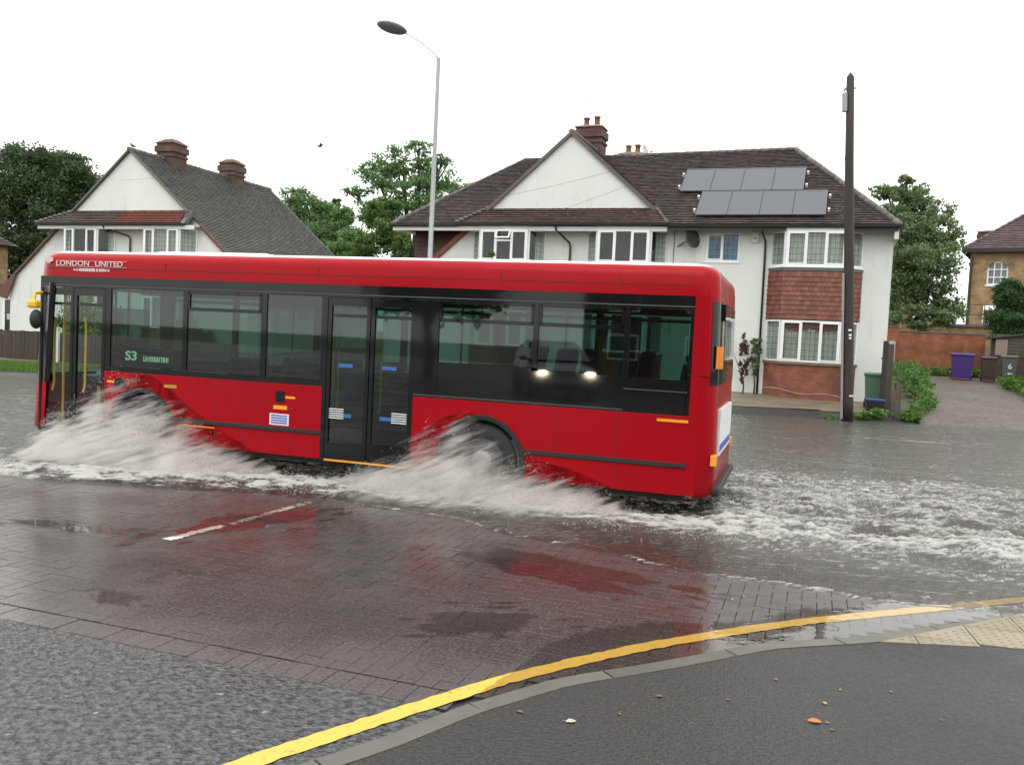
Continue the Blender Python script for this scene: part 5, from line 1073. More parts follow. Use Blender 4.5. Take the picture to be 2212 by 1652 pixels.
# ---------------------------------------------------------------- far yellow-brick block
fb = thing('yellow_brick_block', 'yellow-brick apartment block with plum tiled hip roof and white windows', 'building', (28.4, 55, 0), R(-33))
FWN = [(1.0, 2.15, 6.55, 8.0, 1), (3.35, 5.15, 6.65, 8.2, 0), (6.6, 8.4, 6.65, 8.2, 0), (.9, 1.55, 3.7, 5.05, 0), (4.2, 5.6, 3.7, 5.05, 0), (7, 8.4, 3.7, 5.0, 0)]
wall_holes(0, 11, 0, 8.75, 0, .3, [f[:4] for f in FWN]).box(0, 11, .6, 9, 0, 8.7).build('wall', M['brick_yellow'], fb)
for x0, x1, z0_, z1_, arch in FWN:
    wn = MB().box(x0-.08, x1+.08, -.06, .1, z0_-.09, z0_).build('window', M['white'], fb)
    g = MB(); n_ = 3 if x1-x0 > 1 else 2; k_ = 3
    g.box(x0, x0+.09, .05, .12, z0_, z1_); g.box(x1-.09, x1, .05, .12, z0_, z1_); g.box(x0+.09, x1-.09, .05, .12, z0_, z0_+.09); g.box(x0+.09, x1-.09, .05, .12, z1_-.09, z1_)
    for q in range(1, n_): g.box(x0+(x1-x0)*q/n_-.03, x0+(x1-x0)*q/n_+.03, .06, .115, z0_+.09, z1_-.09)
    for q in range(1, k_): g.box(x0+.09, x1-.09, .065, .11, z0_+(z1_-z0_)*q/k_-.03, z0_+(z1_-z0_)*q/k_+.03)
    g.build('frame', M['white'], wn)
    MB().box(x0+.02, x1-.02, .13, .14, z0_+.02, z1_-.02).build('pane', pm('far_pane', (.16, .17, .18), .1), wn)
    if arch:
        c_ = (x0+x1)/2; r_ = (x1-x0)/2; pa = [(x0-.02, -.03, z1_-r_), (x0-.02, -.03, z1_+.05), (x1+.02, -.03, z1_+.05), (x1+.02, -.03, z1_-r_)]+[(c_+r_*math.cos(R(9*i)), -.03, z1_-r_+r_*math.sin(R(9*i))) for i in range(0, 21)]
        MB().prism(pa, (0, .12, 0)).build('arch_spandrel', M['brick_yellow'], wn)
MB().prism([(.95, -.25, 5.0), (1.6, -.25, 5.0), (1.6, -.02, 5.3), (.95, -.02, 5.3)], (0, .02, 0)).build('open_top_light', M['white'], fb)
fe = 8.75; RP = [(-.4, -.4, fe), (11.4, -.4, fe), (11.4, 9.4, fe), (-.4, 9.4, fe), (4.4, 4.5, 12.6), (6.6, 4.5, 12.6)]
ro_ = MB().add(RP, [(0, 1, 5, 4), (1, 2, 5), (2, 3, 4, 5), (3, 0, 4)]).build('roof', M['tile_plum'], fb)
for f in ((0, 1, 5, 4), (3, 0, 4)): tiles([RP[i] for i in f], M['tile_plum'], ro_, tw=.3, ga=.2)
ridge([RP[0], RP[4], RP[5]], M['tile_plum'], ro_, r=.12, seg=.5)
MB().box(-.45, 11.45, -.47, -.40, fe-.2, fe+.02).box(-.45, -.40, -.4, 9.4, fe-.2, fe+.02).build('gutter', M['black'], fb)
MB().path([(.12, -.08, 8.5), (.12, -.08, .5)], .06, 8).build('drainpipe', M['black'], fb)
chimney(ro_, .6, 5.6, 1.5, 1.0, 8.5, 10.5, [])
MB().box(3.9, 4.9, .75, 1.5, 9.75, 9.83).build('roof_light', M['lead'], ro_)
tb = thing('terrace_block', 'low yellow-brick block with railed roof terrace behind the lane wall', 'building', (25.3, 51, 0), R(-15))
MB().box(-1.5, 7, 0, 4, 0, 3.75).build('wall', M['brick_yellow'], tb); MB().box(-1.6, 7.1, -.1, 4.1, 3.752, 3.9).build('coping', M['lead'], tb)
for i in range(9): MB().box(-.5+i*.8, -.45+i*.8, .05, .1, 3.9, 5.05).build('railing_post', M['barge'], tb)
MB().box(-.6, 6.2, .04, .11, 5.05, 5.10).box(-.6, 6.2, .055, .095, 4.45, 4.49).build('handrail', M['barge'], tb)
# grey slate house glimpsed behind the ash tree
gh = thing('slate_house', 'slate-roofed house half hidden behind the tree in the lane', 'house', (23.5, 60, 0), R(-20))
MB().box(-6, 3.5, 0, 8, 0, 6.6).build('wall', M['brick_yellow'], gh); MB().prism([(-6.3, -.3, 6.6), (-6.3, 8.3, 6.6), (-6.3, 4, 9.6)], (10.1, 0, 0)).build('roof', M['slate'], gh)
tiles([(-6.3, -.32, 6.62), (3.8, -.32, 6.62), (3.8, 4, 9.62), (-6.3, 4, 9.62)], M['slate'], gh, tw=.3, ga=.22)
# yellow-brick neighbour at far left
nh = thing('neighbour_house', 'yellow-brick house with red tiled eaves beyond the annexe', 'house', (-39.3, 46.3, 0), R(-20))
MB().box(-4, 6.9, 0, 8, 0, 5.75).build('wall', M['brick_yellow'], nh); Q = [(-4.4, -.4, 5.75), (7.3, -.4, 5.75), (7.3, 8.4, 5.75), (-4.4, 8.4, 5.75), (-.5, 4, 8.8), (3.4, 4, 8.8)]
rn = MB().add(Q, [(0, 1, 5, 4), (1, 2, 5), (2, 3, 4, 5), (3, 0, 4)]).build('roof', M['tile_red'], nh); tiles([Q[0], Q[1], Q[5], Q[4]], M['tile_brown'], rn, tw=.25, ga=.18); tiles([Q[1], Q[2], Q[5]], M['tile_brown'], rn, tw=.25, ga=.18)
MB().box(-4.45, 7.35, -.47, -.40, 5.56, 5.77).build('fascia', M['soffit'], nh)
# garden fence and verge in front of the left house
gf = thing('garden_fence', 'low dark-brown close-board garden fence with white end post on the verge', 'fence')
q0, q1 = Vector((-19.5, 30.6, 0)), Vector((-9.2, 28.4, 0)); nb = 60
src = MB().box(0, .165, -.012, .012, 0, 1.0).build('fence_board', M['wood_fence'], gf); first_ = True
fa = math.atan2(q1.y-q0.y, q1.x-q0.x)
for i in range(nb):
    p = q0.lerp(q1, i/nb); o = src if first_ else inst(src, gf); first_ = False
    o.location = (p.x, p.y+random.uniform(-.006, .006), float(G(p.x, p.y))-.02); o.rotation_euler = (0, random.gauss(0, .006), fa); o.scale = (1, 1, 1+random.uniform(-.02, .02))
for k in (15.4, 9.2):
    pass
pw = Vector((-15.55, 29.62, 0)); MB().box(-.06, .06, -.10, .02, 0, 1.06).build('white_post', M['white'], gf).location = (pw.x, pw.y, float(G(pw.x, pw.y)))
MB().path([tuple(q0+Vector((0, .03, 1.25))), tuple(q1+Vector((0, .03, 1.10)))], .03, 4).build('rail', M['wood_fence'], gf)
# small shrub-bordered details: birds
def bird(loc, rz, lab, fly=False):
    o = thing('bird', lab, 'bird', loc, rz); b = MB()
    prof = [((-.20, .02), .012), ((-.12, .04), .030), ((-.04, .06), .062), ((.03, .085), .068), ((.085, .13), .045), ((.115, .175), .036), ((.145, .195), .030), ((.17, .195), .010), ((.195, .19), .002)]
    b.path([(x, 0, z) for (x, z), r in prof], [r for _, r in prof], 10)
    if fly: b.prism([(.03, .04, .1), (-.06, .04, .1), (-.12, .34, .16), (-.05, .36, .16)], (0, 0, .01)); b.prism([(.03, -.04, .1), (-.06, -.04, .1), (-.12, -.34, .16), (-.05, -.36, .16)], (0, 0, .01))
    b.build('body', pm('bird_grey', (.05, .052, .06), .6), o, smooth=True)
    if not fly:
        for s in (-.025, .025): MB().tube((.01, s, -.01), (.02, s, .05), .006, n=5).build('leg', M['pot'], o)
bird(hw(-18.6, .1, 9.51), R(160), 'dark pigeon perched on the grey gable ridge'); bird(hw(-14, 8, 11.1), R(30), 'small dark bird flying above the chimneys', True)
def aerial(loc, lab, h_=1.1, rz=0):
    o = thing('tv_aerial', lab, 'aerial', loc, rz); MB().tube((0, 0, 0), (0, 0, h_), .012, n=6).build('mast', M['galv'], o)
    b = MB(); b.tube((-.35, 0, h_), (.35, 0, h_), .008, n=5)
    for k in range(7): b.tube((-.33+.11*k, -.16+.01*k, h_), (-.33+.11*k, .16-.01*k, h_), .005, n=4)
    b.build('element_array', M['galv'], o)
aerial(hw(1.35, 3.9, 10.5), 'thin television aerial on the taller chimney', 1.05, .6)
# fallen leaves and litter on the near pavement
lm = [pm('leaf_yellow', (.34, .24, .08), .5), pm('leaf_brown', (.20, .10, .04), .5), pm('leaf_orange', (.46, .13, .03), .5), pm('leaf_pale', (.42, .40, .32), .5)]
def leaf_obj(x, y, a, l, k, lab, grp):
    z = side_z(x)+.004; b = MB(); n_ = 8; L1, L2 = [], []
    for i in range(n_+1):
        t_ = i/n_; w_ = .32*l*math.sin(math.pi*t_)**.8*(1+.15*math.sin(i*2.3)); cz = .10*l*math.sin(math.pi*t_)
        L1.append((l*(t_-.5), -w_, cz*.6)); L2.append((l*(t_-.5), w_, cz))
    b.loft([L1, [(l*(i/n_-.5), 0, .002) for i in range(n_+1)], L2], close=False); b.tube((-l*.5, 0, .002), (-l*.75, .02*l, .006), .0012, n=4)
    o = b.build('fallen_leaf', lm[k], smooth=True); o.location = (x, y, z); o.rotation_euler = (0, 0, a); tag(o, lab, 'leaf', grp)
leaf_obj(1.62, 4.32, R(-8), .075, 2, 'bright orange fallen leaf on the grey pavement', None); leaf_obj(1.685, 4.315, R(12), .03, 1, 'brown leaf scrap touching the bright orange leaf', None)
leaf_obj(.37, 4.18, .2, .055, 3, 'round pale yellow leaf on the grey pavement', None)
for i in range(11):
    x = random.uniform(.1, 2.6); y = random.uniform(3.75, 4.3+.42*x); y = min(y, float(kerb_y(x))-.3)
    leaf_obj(x, y, random.uniform(0, 6), random.uniform(.022, .045), random.choice((0, 1, 1, 1)), 'tiny scattered leaf scrap on the wet grey pavement', 'leaf scraps on the pavement')
# ================================================================= VEGETATION
def leaves(name, clumps, n, size, m, parent, asp=.6, droop=.3, kind=None):
    """clumps: list of (centre, radius vec); leaves spread through each clump"""
    C = np.array([c for c, r in clumps], float); Rr = np.array([r for c, r in clumps], float); vol = Rr.prod(1)**.62; idx = rng.choice(len(C), n, p=vol/vol.sum())
    d = rng.normal(size=(n, 3)); d /= np.linalg.norm(d, axis=1)[:, None]; rad = rng.random(n)**.45
    P = C[idx]+np.clip(rng.normal(size=(n, 3))*.50, -1.3, 1.3)*Rr[idx]
    nr = d+rng.normal(size=(n, 3))*.8+np.array([0, 0, .5]); nr /= np.linalg.norm(nr, axis=1)[:, None]
    t = np.cross(nr, rng.normal(size=(n, 3))); t /= np.linalg.norm(t, axis=1)[:, None]; t[:, 2] -= droop*rng.random(n); t /= np.linalg.norm(t, axis=1)[:, None]; b = np.cross(nr, t)
    s = size*(.6+.8*rng.random(n))[:, None]
    V = np.stack([P-t*s*.5, P+b*s*asp*.5+nr*s*.08, P+t*s*.5, P-b*s*asp*.5+nr*s*.08], 1).reshape(-1, 3); F = np.arange(4*n).reshape(-1, 4)
    return fast_mesh(name, V, F, m, parent)
def tree(name, lab, base, blobs, n, size, m, trunk_r=.3, cl=44, cr=.30, grp=None, cat='tree', seed=0, m2=None, limbs=True):
    """blobs: (x,y,z,rx,ry,rz) world; every blob is filled with small clumps for an uneven outline"""
    rs = random.Random(seed); o = thing(name, lab, cat, base, group=grp); B = Vector(base); clumps = []
    for (x, y, z, rx, ry, rz) in blobs:
        for k in range(cl):
            d = Vector((rs.gauss(0, 1), rs.gauss(0, 1), rs.gauss(0, 1))).normalized()*(rs.random()**.4)
            q = rs.uniform(.6, 1.3)*cr; clumps.append(((x+d.x*rx-B.x, y+d.y*ry-B.y, z+d.z*rz-B.z), (rx*q, ry*q, rz*q*.8)))
    leaves('crown', clumps, n, size, m, o)
    if limbs:
        mz = sum(b[2] for b in blobs)/len(blobs)-B.z; h0 = max(.5, mz*.45)
        tk = MB(); tk.path([(0, 0, -.2), (.02*mz, 0, h0*.5), (0, .03*mz, h0)], [trunk_r*1.3, trunk_r, trunk_r*.8], 9); tk.build('trunk', M['bark'], o, smooth=True)
        for k, (x, y, z, rx, ry, rz) in enumerate(blobs):
            e = Vector((x, y, z))-B; mid = Vector((0, 0, h0)).lerp(e, .5)+Vector((rs.uniform(-.4, .4), rs.uniform(-.3, .3), .3)); lb = MB(); lb.path([(0, .03*mz, h0*.95), tuple(mid), tuple(e)], [trunk_r*.6, trunk_r*.35, trunk_r*.12], 7)
            for j in range(5):
                c = rs.choice(clumps[k*cl:(k+1)*cl])[0]; lb.path([tuple(mid.lerp(e, rs.uniform(.2, 1))), tuple(Vector(c))], [trunk_r*.16, trunk_r*.05], 5)
            lb.build('limb', M['bark'], o, smooth=True)
    return o
def px(x, y, Z):
    d = fw+rt*((x-1106)/1875)-up*((y-826)/1875); return Vector((0, 0, CAM_H))+d*(Z/d.y)
def blob(x, y, Z, rx, rz, ry=None):
    p = px(x, y, Z); k = Z/1875; return (p.x, p.y, p.z, rx*k, (ry or rx*.8)*k, rz*k)
def gbase(x, Z): p = px(x, 800, Z); return (p.x, p.y, float(G(p.x, p.y))-.1)
tree('dark_tree', 'large dense dark-green tree rising behind the annexe', gbase(60, 58), [blob(45, 420, 58, 90, 85), blob(120, 400, 58, 80, 70), blob(20, 540, 57, 80, 90), blob(120, 510, 57, 80, 80), blob(195, 430, 59, 45, 55), blob(40, 350, 59, 45, 35), blob(110, 355, 59, 40, 32), blob(160, 360, 59, 30, 30)], 52000, .22, M['leaf_dark'], .5, seed=1, cl=46)
tree('dark_tree', 'dark-green tree directly behind the white gable, lower than its neighbour', gbase(190, 64), [blob(180, 500, 64, 75, 80), blob(215, 420, 64, 35, 45), blob(150, 440, 64, 60, 50)], 17000, .24, M['leaf_dark'], .4, seed=2)
tree('oak_tree', 'spreading oak with open branches rising above the bus', gbase(880, 62), [blob(870, 350, 62, 62, 38), blob(815, 385, 62, 52, 38), blob(930, 375, 62, 50, 36), blob(900, 415, 61, 85, 35), blob(985, 410, 63, 50, 24), blob(830, 450, 61, 55, 30), blob(765, 415, 62, 26, 14), blob(905, 318, 62, 30, 14), blob(955, 345, 62, 26, 12), blob(905, 470, 62, 70, 30)], 19000, .19, M['leaf_oak'], .45, seed=3, cl=46, cr=.24)
tree('oak_tree', 'rounded green tree behind the catslide roof slope', gbase(660, 66), [blob(640, 440, 66, 45, 34), blob(690, 475, 66, 55, 45), blob(670, 520, 65, 70, 45), blob(740, 520, 65, 45, 40), blob(745, 470, 66, 22, 24)], 24000, .20, M['leaf_oak'], .4, seed=4)
tree('conifer', 'narrow conifer tip between the green trees', gbase(728, 70), [blob(727, 440, 70, 9, 14), blob(727, 462, 70, 15, 20), blob(727, 490, 70, 20, 24)], 2600, .2, M['leaf_dark'], .2, seed=5, cl=14)
tree('shrub', 'tall yellow-green shrub beside the hung-tile wall', gbase(860, 46), [blob(815, 470, 48, 40, 36), blob(845, 500, 46, 34, 32), blob(800, 540, 46, 50, 36), blob(865, 540, 45, 24, 40), blob(848, 450, 48, 18, 20)], 16000, .15, M['leaf_light'], .15, seed=6, cat='shrub')
tree('shrub', 'mid-green shrub filling the gap behind the bus roof', gbase(760, 50), [blob(765, 540, 50, 50, 40), blob(720, 555, 50, 40, 30)], 7000, .18, M['leaf_oak'], .15, seed=16, cat='shrub')
tree('ash_tree', 'wind-blown ash tree above the lane wall', gbase(1985, 48), [blob(1950, 430, 48, 60, 30), blob(1915, 415, 48, 36, 16), blob(2010, 470, 48, 55, 34), blob(1960, 500, 47, 75, 50), blob(2045, 520, 48, 40, 36), blob(1990, 570, 46, 85, 55), blob(1940, 630, 46, 45, 55), blob(2030, 650, 46, 55, 50), blob(1958, 393, 48, 18, 12), blob(1990, 410, 48, 18, 12), blob(1925, 560, 47, 40, 50), blob(1985, 685, 45, 70, 25)], 28000, .18, M['leaf_ash'], .3, seed=7, cl=44, cr=.28)
o = tree('clipped_conifer', 'dense rounded conifer bush beside the yellow-brick block', gbase(2180, 47), [blob(2182, 668, 47, 44, 46), blob(2180, 634, 47, 32, 30), blob(2190, 700, 46, 52, 34)], 30000, .12, M['leaf_conifer'], .15, seed=8, cl=60, cr=.30, cat='bush')
tree('hedge_bush', 'bright green garden bush in front of the gabled house seen through the bus door', (-15.2, 31.2, float(G(-15, 31))), [(-15.3, 31.2, 1.9, .9, .5, .8), (-14.6, 31.0, 1.5, .7, .5, .7), (-15.9, 31.2, 1.4, .6, .5, .6)], 5000, .11, M['leaf_light'], .06, seed=9, cat='bush')
tree('garden_bush', 'garden bush by the right-hand bay of the gabled house', (-11.6, 30.6, float(G(-11.6, 30.6))), [(-11.6, 30.6, 1.4, .8, .5, .7), (-10.9, 30.4, 1.2, .5, .4, .5)], 3500, .11, M['leaf_oak'], .06, seed=10, cat='bush')
# climber and pot plant by the drainpipe
cb_ = Vector(hw(8.62, -.35, 0)); zc = float(G(cb_.x, cb_.y))
tree('climbing_plant', 'green leafy climber beside the black drainpipe', (cb_.x+.25, cb_.y, zc), [(cb_.x+.30, cb_.y, 1.95, .28, .16, .32), (cb_.x+.22, cb_.y, 1.4, .2, .14, .4)], 420, .13, M['leaf_ash'], .025, seed=11, cat='plant', cl=9)
tree('bronze_shrub', 'thin bronze-leaved shrub against the white wall', (cb_.x-.15, cb_.y-.1, zc), [(cb_.x-.18, cb_.y-.1, 1.9, .22, .15, .5), (cb_.x-.15, cb_.y-.1, 1.2, .2, .12, .4)], 420, .12, M['twig_red'], .025, seed=12, cat='shrub', cl=9)
# weeds along the lane, window plant
def weed(x, y, h_, r_, n, m, lab, grp, size=.10):
    z = float(G(x, y)); o = tree('weed_clump', lab, (x, y, z-.03), [(x, y, z+h_*.5, r_, r_, h_*.55)], n, size, m, .015, cl=14, cr=.4, grp=grp, cat='weeds', seed=int(x*100), limbs=False)
for i in range(9):
    t_ = i/8; x, y = 11.75+t_*2.6, 25.0+t_*5.0; weed(x+random.uniform(-.15, .25), y, random.uniform(.30, .65)*(1.1-.3*t_), .24, 230, M['leaf_weed'], 'leafy green weeds along the foot of the dark fence', 'weeds by the dark fence', .09)
for i in range(7):
    t_ = i/6; x, y = 14.6+t_*4.2, 31+t_*11.5; weed(x, y, random.uniform(.5, .9), .6, 600, M['leaf_weed'], 'green weeds along the house side of the lane', 'weeds along the lane', .13)
for i in range(6): weed(19.6+i*.55, 42.7-.06*i, .45, .5, 420, M['leaf_weed'], 'low weeds at the foot of the brick wall', 'weeds under the brick wall', .12)
for i in range(8):
    x = 19.2+i*.35; weed(x+random.uniform(-.2, .2), 31.2+i*.95, random.uniform(.35, .6), .55, 520, M['grass'], 'rough grassy weeds on the right verge of the lane', 'weeds on the right verge', .12)
for x, y, n in ((10.05, 24.55, 300), (10.5, 24.75, 350), (11.35, 24.6, 500), (8.95, 24.3, 90)): weed(x, y, .22, .28, n, M['grass'], 'bright green grass tuft at the foot of the telegraph pole', 'grass tufts by the pole', .09)
weed(6.2, 27.2, .10, .12, 60, M['grass'], 'single small weed in the concrete forecourt', None, .07)
wp = px(1063, 552, 31.3); tree('window_plant', 'small pot plant on the bay window sill', (wp.x, wp.y, wp.z-.25), [(wp.x, wp.y, wp.z+.02, .13, .10, .14)], 160, .09, M['leaf_light'], .012, seed=13, cat='plant', cl=6)
for k_, (x_, rz_, lab_) in enumerate(((-13, 8, 'brick house across the junction with a plain tiled roof'), (4, -6, 'brick house behind the near pavement with a plain tiled roof'), (20, -12, 'brick house further along the near pavement with a plain tiled roof'))):
    hb = thing('opposite_house', lab_, 'house', (x_, -19-abs(rz_)*.1, 0), R(180+rz_)); MB().box(-5, 5, 0, 8, 0, 5.4).build('wall', M['brick_chim'], hb)
    MB().add([(-5.5, -.5, 5.4), (5.5, -.5, 5.4), (5.5, 8.5, 5.4), (-5.5, 8.5, 5.4), (-2, 4, 8.8), (2, 4, 8.8)], [(0, 1, 5, 4), (1, 2, 5), (2, 3, 4, 5), (3, 0, 4)]).build('roof', M['tile_brown'], hb)
    for wx_ in (-3.2, 1.4):
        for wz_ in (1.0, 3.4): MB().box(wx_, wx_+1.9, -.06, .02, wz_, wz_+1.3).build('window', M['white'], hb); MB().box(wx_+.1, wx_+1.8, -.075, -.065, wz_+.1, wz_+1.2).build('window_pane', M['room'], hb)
for k_, (x_, y_, lab_) in enumerate(((-21, -12, 'street tree across the junction'), (-5, -15, 'street tree between the opposite houses'), (12, -14, 'street tree beside the last opposite house'))):
    tree('street_tree', lab_, (x_, y_, -.1), [(x_, y_, 5.5, 3.2, 3, 2.6), (x_+1.2, y_, 3.8, 2.6, 2.4, 1.6), (x_-1.4, y_, 4.2, 2.4, 2.2, 1.8)], 5000, .42, M['leaf_oak'], .22, seed=40+k_)
# grass verge on the left
def verge(x0, x1, n):
    x = rng.uniform(x0, x1, n); k = rng.random(n); y = yk(x)+.25+k*2.3; z = G(x, y)-.01; h_ = rng.uniform(.05, .13, n); a = rng.uniform(0, 6.28, n); lx, ly = rng.normal(0, .03, n), rng.normal(0, .03, n); w_ = .012
    V = np.stack([np.stack([x-w_*np.cos(a), y-w_*np.sin(a), z], -1), np.stack([x+w_*np.cos(a), y+w_*np.sin(a), z], -1), np.stack([x+lx, y+ly, z+h_], -1)], 1).reshape(-1, 3)
    return fast_mesh('verge_grass', V, np.arange(3*n).reshape(-1, 3), M['grass'])
tag(verge(-24, -13.6, 26000), 'short green grass verge in front of the dark fence', 'grass', kind='stuff')
# ================================================================= SPLASH
def splash_mat():
    m = bpy.data.materials.new('spray'); m.use_nodes = True; t = m.node_tree; t.nodes.clear(); L = t.links; o = nn(t, 'ShaderNodeOutputMaterial')
    d = nn(t, 'ShaderNodeBsdfDiffuse'); d.inputs[0].default_value = (.66, .645, .62, 1); tl = nn(t, 'ShaderNodeBsdfTranslucent'); tl.inputs[0].default_value = (.66, .645, .62, 1); g = nn(t, 'ShaderNodeBsdfGlossy'); g.inputs['Roughness'].default_value = .15; tr = nn(t, 'ShaderNodeBsdfTransparent')
    a = nn(t, 'ShaderNodeMixShader'); a.inputs[0].default_value = .45; L.new(d.outputs[0], a.inputs[1]); L.new(tl.outputs[0], a.inputs[2]); b = nn(t, 'ShaderNodeMixShader'); b.inputs[0].default_value = .10; L.new(a.outputs[0], b.inputs[1]); L.new(g.outputs[0], b.inputs[2])
    c = nn(t, 'ShaderNodeMixShader'); c.inputs[0].default_value = .35; L.new(b.outputs[0], c.inputs[1]); L.new(tr.outputs[0], c.inputs[2]); L.new(c.outputs[0], o.inputs[0]); return m
M['spray'] = splash_mat()
OCT = np.array([(1, 0, 0), (-1, 0, 0), (0, 1, 0), (0, -1, 0), (0, 0, 1), (0, 0, -1)], float); OF = np.array([(0, 2, 4), (2, 1, 4), (1, 3, 4), (3, 0, 4), (2, 0, 5), (1, 2, 5), (3, 1, 5), (0, 3, 5)])
def drops(name, P, D, ln, wd, label):
    n = len(P); D = D/np.linalg.norm(D, axis=1)[:, None]; ref = np.where(np.abs(D[:, 2:3]) < .9, np.array([[0, 0, 1.]]), np.array([[1., 0, 0]])); A = np.cross(D, ref); A /= np.linalg.norm(A, axis=1)[:, None]; B = np.cross(D, A)
    V = P[:, None, :]+OCT[None, :, 0:1]*(D*ln[:, None])[:, None, :]+OCT[None, :, 1:2]*(A*wd[:, None])[:, None, :]+OCT[None, :, 2:3]*(B*wd[:, None])[:, None, :]
    F = (OF[None]+6*np.arange(n)[:, None, None]).reshape(-1, 3)
    c, s = math.cos(YAW_B), math.sin(YAW_B); V = V.reshape(-1, 3); W = np.stack([V[:, 0]*c-V[:, 1]*s, V[:, 0]*s+V[:, 1]*c+10.01, V[:, 2]], -1)
    o = fast_mesh(name, W, F, M['spray'], smooth=True); tag(o, label, 'water', kind='stuff'); return o
def plume(n, sk, hk, fwd_s, wheel_s, depth, seed, out):
    """ballistic fan: sk/hk = height envelope along the bus, streak direction turns from forward fan to trailing sheet"""
    r = np.random.default_rng(seed)
    s = np.interp(r.random(n), np.linspace(0, 1, len(sk)), sk)
    H_ = np.interp(s, sk, hk); ang_n = fbm(s*3.2, s*0+seed, 4, seed); H_ = H_*(.72+.56*ang_n)
    u = r.beta(1.05, 1.5, n)
    lump = fbm(s*5+u*2.0, u*5-s*2, 3, seed+5)
    keepm = lump > .30+.22*u; s, H_, u = s[keepm], H_[keepm], u[keepm]; n = len(s)
    y = -.06-depth*(.25+.75*(1-u)**.8)*r.random(n)**.8-out*u*.35; z = .02+H_*u
    fwd = np.clip((fwd_s-s)/1.2, 0, 1)[:, None]
    D = fwd*np.array([[-1., -.25, .28]])+(1-fwd)*np.array([[.85, -.35, .5]]); D = D+r.normal(size=(n, 3))*.22; D[:, 2] += (u-.5)*.3
    big = r.random(n)**3
    return np.stack([s, y, z], -1), D, (.012+.05*big+.03*u*r.random(n)), (.0035+.008*big)
def spray_volume(name, sk, hk, dens, slant, seed, label, yd, zb=.0):
    """soft body of the spray: closed hull with a streaky density that thins towards its top"""
    ss = np.linspace(sk[0], sk[-1], 40); hh = np.interp(ss, sk, hk); rings = []
    for s_, h_ in zip(ss, hh):
        h_ = max(h_, .03)*1.12; w_ = yd*(.35+.65*min(1, h_/.5)); rings.append([(s_, .0, zb), (s_, .0, zb+h_*.96), (s_, -w_*.15, zb+h_), (s_, -w_*.45, zb+h_*.86), (s_, -w_*.8, zb+h_*.5), (s_, -w_, zb+h_*.12), (s_, -w_, zb)])
    b = MB(); b.loft(rings, close=True); n_ = len(rings[0]); b.f += [tuple(range(n_))[::-1], tuple(range(39*n_, 40*n_))]
    m = bpy.data.materials.new(name+'_mist'); m.use_nodes = True; t = m.node_tree; t.nodes.clear(); L = t.links; o = nn(t, 'ShaderNodeOutputMaterial'); v = nn(t, 'ShaderNodeVolumePrincipled')
    v.inputs['Color'].default_value = (.885, .868, .85, 1); v.inputs['Anisotropy'].default_value = .25; L.new(v.outputs[0], o.inputs['Volume'])
    tc_ = nn(t, 'ShaderNodeTexCoord').outputs['Object']; sx = nn(t, 'ShaderNodeSeparateXYZ'); L.new(tc_, sx.inputs[0])
    cu = nn(t, 'ShaderNodeFloatCurve'); mp_ = nn(t, 'ShaderNodeMapRange'); mp_.inputs[1].default_value = sk[0]; mp_.inputs[2].default_value = sk[-1]; L.new(sx.outputs[0], mp_.inputs[0]); L.new(mp_.outputs[0], cu.inputs['Value'])
    cv = cu.mapping.curves[0]; pts = [((a_-sk[0])/(sk[-1]-sk[0]), h_) for a_, h_ in zip(sk, hk)]
    cv.points[0].location = pts[0]; cv.points[1].location = pts[-1]
    for p_ in pts[1:-1]: cv.points.new(*p_)
    cu.mapping.update()
    # slanted, stretched noise = streaks of thrown water
    ro = nn(t, 'ShaderNodeMapping'); ro.inputs['Rotation'].default_value = (0, slant, 0); L.new(tc_, ro.inputs[0]); sc_ = nn(t, 'ShaderNodeMapping'); sc_.inputs['Scale'].default_value = (1.3, 6, 12); L.new(ro.outputs[0], sc_.inputs[0])
    n1_ = nn(t, 'ShaderNodeTexNoise'); n1_.inputs['Scale'].default_value = 1.5; n1_.inputs['Detail'].default_value = 6; n1_.inputs['Roughness'].default_value = .72; L.new(sc_.outputs[0], n1_.inputs[0])
    n2_ = nn(t, 'ShaderNodeTexNoise'); n2_.inputs['Scale'].default_value = 3.2; n2_.inputs['Detail'].default_value = 4; L.new(tc_, n2_.inputs[0])
    def mth(op, a_, b_, c_=None):
        q = nn(t, 'ShaderNodeMath', operation=op)
        for k_, w_ in enumerate((a_, b_, c_)):
            if w_ is None: continue
            if isinstance(w_, (int, float)): q.inputs[k_].default_value = w_
            else: L.new(w_, q.inputs[k_])
        return q.outputs[0]
    zz = mth('SUBTRACT', sx.outputs[2], zb); rel = mth('DIVIDE', zz, mth('MAXIMUM', cu.outputs[0], .02))
    yy = mth('MULTIPLY', sx.outputs[1], -1/yd); yr = mth('POWER', mth('MAXIMUM', yy, 0), 2.0)
    edge = mth('SUBTRACT', mth('SUBTRACT', 1.02, rel), mth('MULTIPLY', yr, .55))
    val = mth('ADD', mth('MULTIPLY', edge, .75), mth('MULTIPLY_ADD', n1_.outputs[0], 2.6, -1.50)); val = mth('ADD', val, mth('MULTIPLY_ADD', n2_.outputs[0], .9, -.45))
    r_ = nn(t, 'ShaderNodeMapRange', interpolation_type='SMOOTHSTEP'); r_.inputs[1].default_value = .02; r_.inputs[2].default_value = .55; r_.inputs[4].default_value = dens; L.new(val, r_.inputs[0]); L.new(r_.outputs[0], v.inputs['Density'])
    ob = b.build(name, m); ob.location = (0, 10.01, 0); ob.rotation_euler = (0, 0, YAW_B); tag(ob, label, 'water', kind='stuff'); m.volume_intersection_method if hasattr(m, 'volume_intersection_method') else 0
    return ob
